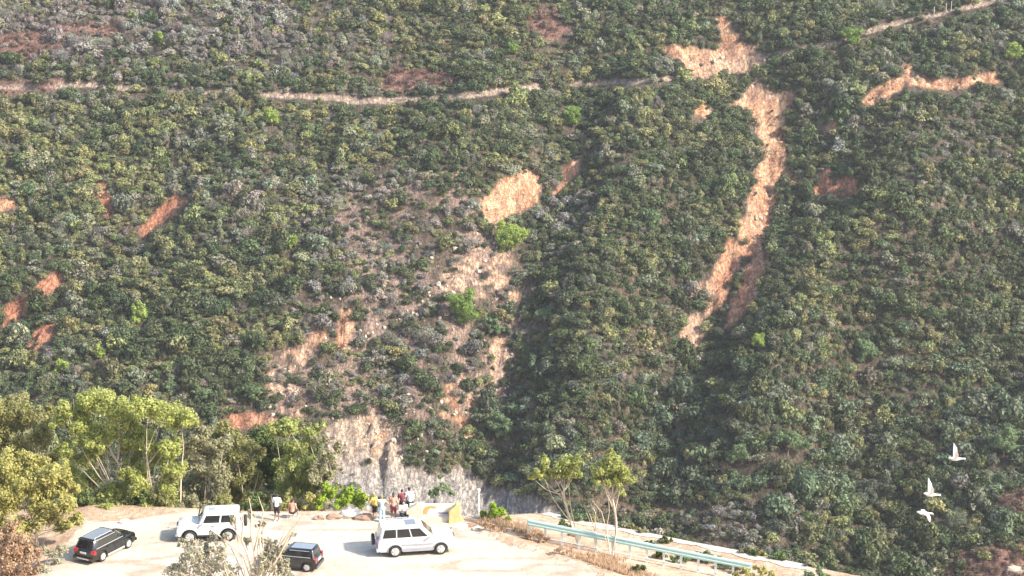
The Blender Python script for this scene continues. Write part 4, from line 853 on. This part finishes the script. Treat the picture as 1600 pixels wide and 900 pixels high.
# ------------------------------------------------------------------ people
M_skin = mat('skin', (.48, .29, .20), .55, var=.08); M_skin_d = mat('tanned_skin', (.33, .18, .11), .55, var=.08); M_hair = mat('dark_hair', (.02, .015, .012), .5); M_hair_b = mat('fair_hair', (.30, .20, .10), .5)
CLO = {k: mat('cloth_' + k, c, .85, var=.1, scale=12) for k, c in dict(white=(.80, .80, .80), black=(.02, .02, .022), navy=(.03, .04, .07), yellow=(.75, .48, .12), blue=(.50, .66, .75), salmon=(.62, .30, .22), maroon=(.20, .05, .06), grey=(.2, .2, .21), sand=(.5, .4, .28)).items()}
def person(label, loc, yaw, top, bottom, pose='stand', hair=M_hair, skin=M_skin, sleeves='short', legs='short', bun=False, cap=None, h=1.0, group=None, lean=0., arms=(0, 0)):
    loc = np.asarray(loc, float); root = empty('person', loc, yaw); root.scale = (h, h, h); tag(root, label, 'person', group)
    v = lambda *a: np.array(a, float); J = {}
    sit = pose == 'sit'; dz = -.47 if sit else 0
    J['pel'] = v(0, 0, .95 + dz); fw = -.06 - lean
    J['wai'] = v(0, fw * .3, 1.10 + dz); J['che'] = v(0, fw * .7, 1.30 + dz); J['nec'] = v(0, fw, 1.47 + dz); J['hed'] = v(0, fw - .03, 1.625 + dz)
    for s, nm in ((1, 'l'), (-1, 'r')):
        J['sh' + nm] = v(s * .185, fw * .8, 1.415 + dz); k = arms[0] if s > 0 else arms[1]
        if k == 0: J['el' + nm] = J['sh' + nm] + v(s * .07, .03, -.285); J['wr' + nm] = J['el' + nm] + v(s * .0, -.07, -.245)
        elif k == 1: J['el' + nm] = J['sh' + nm] + v(s * .07, -.05, -.27); J['wr' + nm] = J['el' + nm] + v(-s * .14, -.2, .04)     # forearm in front
        elif k == 2: J['el' + nm] = J['sh' + nm] + v(s * .12, -.14, -.2); J['wr' + nm] = J['el' + nm] + v(-s * .06, -.14, .2)      # hand raised to the face
        else: J['el' + nm] = J['sh' + nm] + v(s * .2, .02, -.2); J['wr' + nm] = J['el' + nm] + v(-s * .15, -.03, -.19)            # hand on hip
        J['hp' + nm] = J['pel'] + v(s * .09, 0, -.03)
        if pose == 'stand': J['kn' + nm] = v(s * .11, -.03 if s > 0 else .0, .50); J['an' + nm] = v(s * .12, .03, .085)
        elif pose == 'walk': J['kn' + nm] = v(s * .1, -.14 * s - .03, .52); J['an' + nm] = v(s * .1, -.22 * s + .06, .085 + (.05 if s < 0 else 0))
        else: J['kn' + nm] = J['hp' + nm] + v(s * .06, -.42, .03); J['an' + nm] = J['kn' + nm] + v(0, -.04, -.40)
        J['to' + nm] = J['an' + nm] + v(s * .03, -.15, -.045)
    bd = MB()
    bd.limb(J['pel'], J['wai'], .125, .115, 10); bd.limb(J['wai'], J['che'], .115, .14, 10); bd.ell(J['che'] + v(0, 0, .03), (.18, .115, .14)); bd.limb(J['nec'] - v(0, 0, .06), J['nec'] + v(0, -.01, .07), .06, .052)
    bd.ell(J['hed'], (.075, .095, .118), 14, 10); bd.ell(J['hed'] + v(0, -.03, -.05), (.058, .066, .066)); bd.limb(J['hed'] + v(0, -.092, .012), J['hed'] + v(0, -.112, -.025), .010, .016, 6)
    for s in (1, -1): bd.ell(J['hed'] + v(s * .077, .008, -.005), (.012, .02, .03), 8, 5)
    bd.limb(J['hed'] + v(-.02, -.094, -.062), J['hed'] + v(.02, -.094, -.062), .009, .009, 6)
    bd.limb(J['shl'], J['shr'], .07, .07)
    for s, nm in ((1, 'l'), (-1, 'r')):
        bd.limb(J['sh' + nm], J['el' + nm], .054, .042); bd.limb(J['el' + nm], J['wr' + nm], .042, .028)
        d = J['wr' + nm] - J['el' + nm]; d /= np.linalg.norm(d); sd2 = np.cross(d, v(s * .3, -1, .1)); sd2 /= np.linalg.norm(sd2); nn_ = np.cross(sd2, d)
        pal = J['wr' + nm] + d * .055; bd.limb(J['wr' + nm], pal, .027, .033)
        for q, ln in zip((-.028, -.010, .009, .027), (.062, .078, .072, .055)):
            a_ = pal + d * .022 + sd2 * q; m1 = a_ + d * ln * .55; bd.limb(a_, m1, .0115, .0105, 6); bd.limb(m1, m1 + (d * .75 + nn_ * .5) * ln * .5, .0105, .009, 6)
        t0 = J['wr' + nm] + d * .03 - sd2 * .03; bd.limb(t0, t0 + (d * .6 - sd2 * .6) * .055, .013, .011, 6)
        bd.limb(J['hp' + nm], J['kn' + nm], .088, .058, 10); bd.limb(J['kn' + nm], J['an' + nm], .056, .036, 10); bd.limb(J['an' + nm], J['to' + nm], .04, .032)
    o = bd.build('body', skin, root, smooth=180); rm = o.modifiers.new('skin', 'REMESH'); rm.mode = 'VOXEL'; rm.voxel_size = .013; rm.use_smooth_shade = True
    sm = o.modifiers.new('smooth', 'SMOOTH'); sm.iterations = 2; sm.factor = .4
    def cloth(nm_, mb, m_, vs=.018):
        c = mb.build(nm_, m_, root, smooth=180); q = c.modifiers.new('skin', 'REMESH'); q.mode = 'VOXEL'; q.voxel_size = vs; q.use_smooth_shade = True
    tp = MB(); e = .02; tp.limb(J['pel'] + v(0, 0, .03), J['wai'], .125 + e, .12 + e, 12); tp.limb(J['wai'], J['che'], .12 + e, .14 + e, 12); tp.ell(J['che'] + v(0, 0, .03), (.18 + e, .115 + e, .14 + e)); tp.limb(J['shl'], J['shr'], .07 + e, .07 + e)
    for nm in 'lr':
        t_ = {'short': .75, 'long': 1, 'none': .12}[sleeves]; tp.limb(J['sh' + nm], J['sh' + nm] + (J['el' + nm] - J['sh' + nm]) * t_, .056 + e, .052 + e)
        if sleeves == 'long': tp.limb(J['el' + nm], J['el' + nm] + (J['wr' + nm] - J['el' + nm]) * .95, .045 + e, .034 + e)
    cloth('shirt', tp, top)
    bt = MB(); bt.ell(J['pel'] + v(0, .01, -.02), (.165, .135, .14), 12, 8)
    for nm in 'lr':
        k_ = 1.0 if legs == 'long' else .85; bt.limb(J['hp' + nm], J['hp' + nm] + (J['kn' + nm] - J['hp' + nm]) * k_, .093 + e, .066 + e, 10)
        if legs == 'long': bt.limb(J['kn' + nm], J['kn' + nm] + (J['an' + nm] - J['kn' + nm]) * .96, .062 + e, .045 + e, 10)
    cloth('trousers' if legs == 'long' else 'shorts', bt, bottom)
    hr = MB(); hr.ell(J['hed'] + v(0, .016, .03), (.083, .096, .104), 14, 9)
    if bun: hr.ell(J['hed'] + v(0, .03, .15), (.045, .045, .045)); hr.limb(J['hed'] + v(0, .06, .03), J['hed'] + v(0, .08, -.14), .075, .04)
    hr.build('hair', hair, root, smooth=180)
    if cap: cb = MB(); cb.ell(J['hed'] + v(0, .01, .05), (.088, .10, .095), 14, 9); cb.limb(J['hed'] + v(-.03, -.1, .06), J['hed'] + v(.03, -.1, .06), .03, .03); cb.build('cap', cap, root, smooth=180)
    for s in (1, -1):
        eb = MB(); eb.ell(J['hed'] + v(s * .03, -.086, .008), (.013, .008, .009), 8, 6); eb.build('eye', M_hair, root, smooth=180)
    for nm in 'lr':
        sb = MB(); a_, b_ = J['an' + nm] + v(0, .03, -.05), J['to' + nm] + v(0, -.03, .0); sb.limb(a_, b_, .048, .042); sb.build('shoe', CLO['white'], root, smooth=180)
    return root
GP = 'people at the viewpoint'
def spt(px, py): p = at(px, py, 0.); return np.array([p[0], p[1], max(hz(p[0], p[1]), -.3) + .0])
person('person in white shirt and dark shorts standing alone behind the parked cars', spt(433, 814), R(170), CLO['white'], CLO['black'], hair=M_hair, skin=M_skin_d, arms=(1, 1), group=GP)
person('person in salmon top sitting on the terrace edge by the lone figure in white', spt(457, 811), R(160), CLO['salmon'], CLO['black'], pose='sit', hair=M_hair, sleeves='none', arms=(0, 1), group=GP)
person('person in yellow top and black shorts at the group\'s outer end', spt(586, 812), R(-130), CLO['yellow'], CLO['black'], hair=M_hair_b, arms=(2, 0), h=.95, group=GP)
person('fair-haired person in light blue top and jeans-blue trousers standing behind the silver car', spt(597, 816), R(185), CLO['blue'], CLO['blue'], hair=M_hair_b, legs='long', sleeves='none', arms=(0, 3), h=.98, group=GP)
person('person with dark hair bun and salmon top standing in the group', spt(615, 813), R(175), CLO['salmon'], CLO['maroon'], bun=True, skin=M_skin_d, arms=(1, 0), group=GP)
person('person in black and white sitting against the cream wall', spt(630, 814), R(20), CLO['white'], CLO['black'], pose='sit', legs='long', arms=(1, 1), h=1.05, group=GP)
person('person in maroon top and black trousers next to the white-shirted one', spt(629, 807), R(190), CLO['maroon'], CLO['black'], legs='long', arms=(1, 0), group=GP)
person('person in white shirt and black cap leaning at the cream wall', spt(641, 807), R(200), CLO['white'], CLO['navy'], cap=CLO['black'], legs='long', arms=(1, 1), lean=.05, h=1.05, group=GP)
HK = 'hikers on the hillside'
person('hiker in white top and black trousers on the bare slope by the tall pine', hill_at(739, 478), R(60), CLO['white'], CLO['black'], pose='walk', legs='long', arms=(1, 0), lean=.15, h=1.05, group=HK)
person('hiker in black top and trousers climbing the pale rubble', hill_at(776, 468), R(150), CLO['black'], CLO['black'], pose='walk', legs='long', cap=CLO['white'], arms=(0, 1), lean=.1, h=1.05, group=HK)

# ------------------------------------------------------------------ gulls
M_gw = mat('gull_white', (.80, .80, .79), .7, var=.04); M_gg = mat('gull_grey', (.55, .56, .58), .7, var=.06); M_bk2 = mat('beak_yellow', (.7, .45, .05), .5)
def gull(label, px, py, Y, yaw, up, sweep, pitch=0.):
    root = empty('gull', aty(px, py, Y), yaw); root.rotation_euler = (0, pitch, yaw); root.scale = (1.2, 1.2, 1.2); tag(root, label, 'gull', 'gulls flying over the valley')
    b = MB(); b.tube([(-.36, 0, .0), (-.22, 0, .0), (-.08, 0, .0), (.1, 0, .01), (.2, 0, .035), (.27, 0, .06), (.315, 0, .06)], [.03, .055, .095, .095, .06, .05, .02], 10); b.add([(-.2, -.05, .0), (-.2, .05, .0), (-.46, .1, .0), (-.46, -.1, .0), (-.2, -.05, .02), (-.2, .05, .02), (-.46, .1, .01), (-.46, -.1, .01)], [(3, 2, 1, 0), (4, 5, 6, 7), (0, 1, 5, 4), (1, 2, 6, 5), (2, 3, 7, 6), (3, 0, 4, 7)])
    b.build('body', M_gw, root, smooth=60)
    MB().tube([(.31, 0, .06), (.35, 0, .052), (.37, 0, .04)], [.014, .010, .004], 6).build('beak', M_bk2, root)
    for s in (1, -1):
        st = [(0, 0, .17), (.22, up[0], .18), (.45, up[1], .15), (.66, up[2], .03)]; top_, bot_ = [], []
        for i, (yy_, zz_, ch) in enumerate(st):
            xl = .10 - sweep * (yy_ ** 1.4); prof_ = [(xl, .0), (xl - ch * .35, .022), (xl - ch * 1.15, .0), (xl - ch * .35, -.006)]
            top_ += [(x_, s * (.05 + yy_ * (1 - abs(up[2]) * .45)), .03 + zz_ + h_) for x_, h_ in prof_]
        fs = []
        for i in range(3):
            for j in range(4): q = (i * 4 + j, i * 4 + (j + 1) % 4, (i + 1) * 4 + (j + 1) % 4, (i + 1) * 4 + j); fs.append(q if s > 0 else q[::-1])
        fs += [(0, 1, 2, 3), (12, 13, 14, 15)]
        MB().add(top_, fs).build('wing', M_gw, root, smooth=50)
gull('white gull with raised wings, highest of the three over the valley', 1493, 717, 96, R(172), (.12, .34, .56), .12, R(4))
gull('white gull with steeply raised wings flying between the other two', 1454, 773, 95, R(176), (.14, .38, .60), .05)
gull('white gull with wings swept down, lowest of the three', 1443, 802, 95, R(185), (.05, -.02, -.20), .35, R(-4))

# ------------------------------------------------------------------ hazy air over the valley
hb = MB().box(-302, 302, -112, 562, -78, 112); hm = bpy.data.materials.new('haze'); hm.use_nodes = True; nt = hm.node_tree
for q in list(nt.nodes):
    if q.type == 'BSDF_PRINCIPLED': nt.nodes.remove(q)
pv_ = nt.nodes.new('ShaderNodeVolumePrincipled'); pv_.inputs['Color'].default_value = (.93, .95, 1, 1); pv_.inputs['Density'].default_value = HAZE; pv_.inputs['Anisotropy'].default_value = .2
nt.links.new(pv_.outputs[0], nt.nodes['Material Output'].inputs['Volume']); hm.volume_intersection_method if hasattr(hm, 'volume_intersection_method') else None
tag(hb.build('haze', hm), 'thin pale haze filling the valley air', 'haze', kind='stuff')
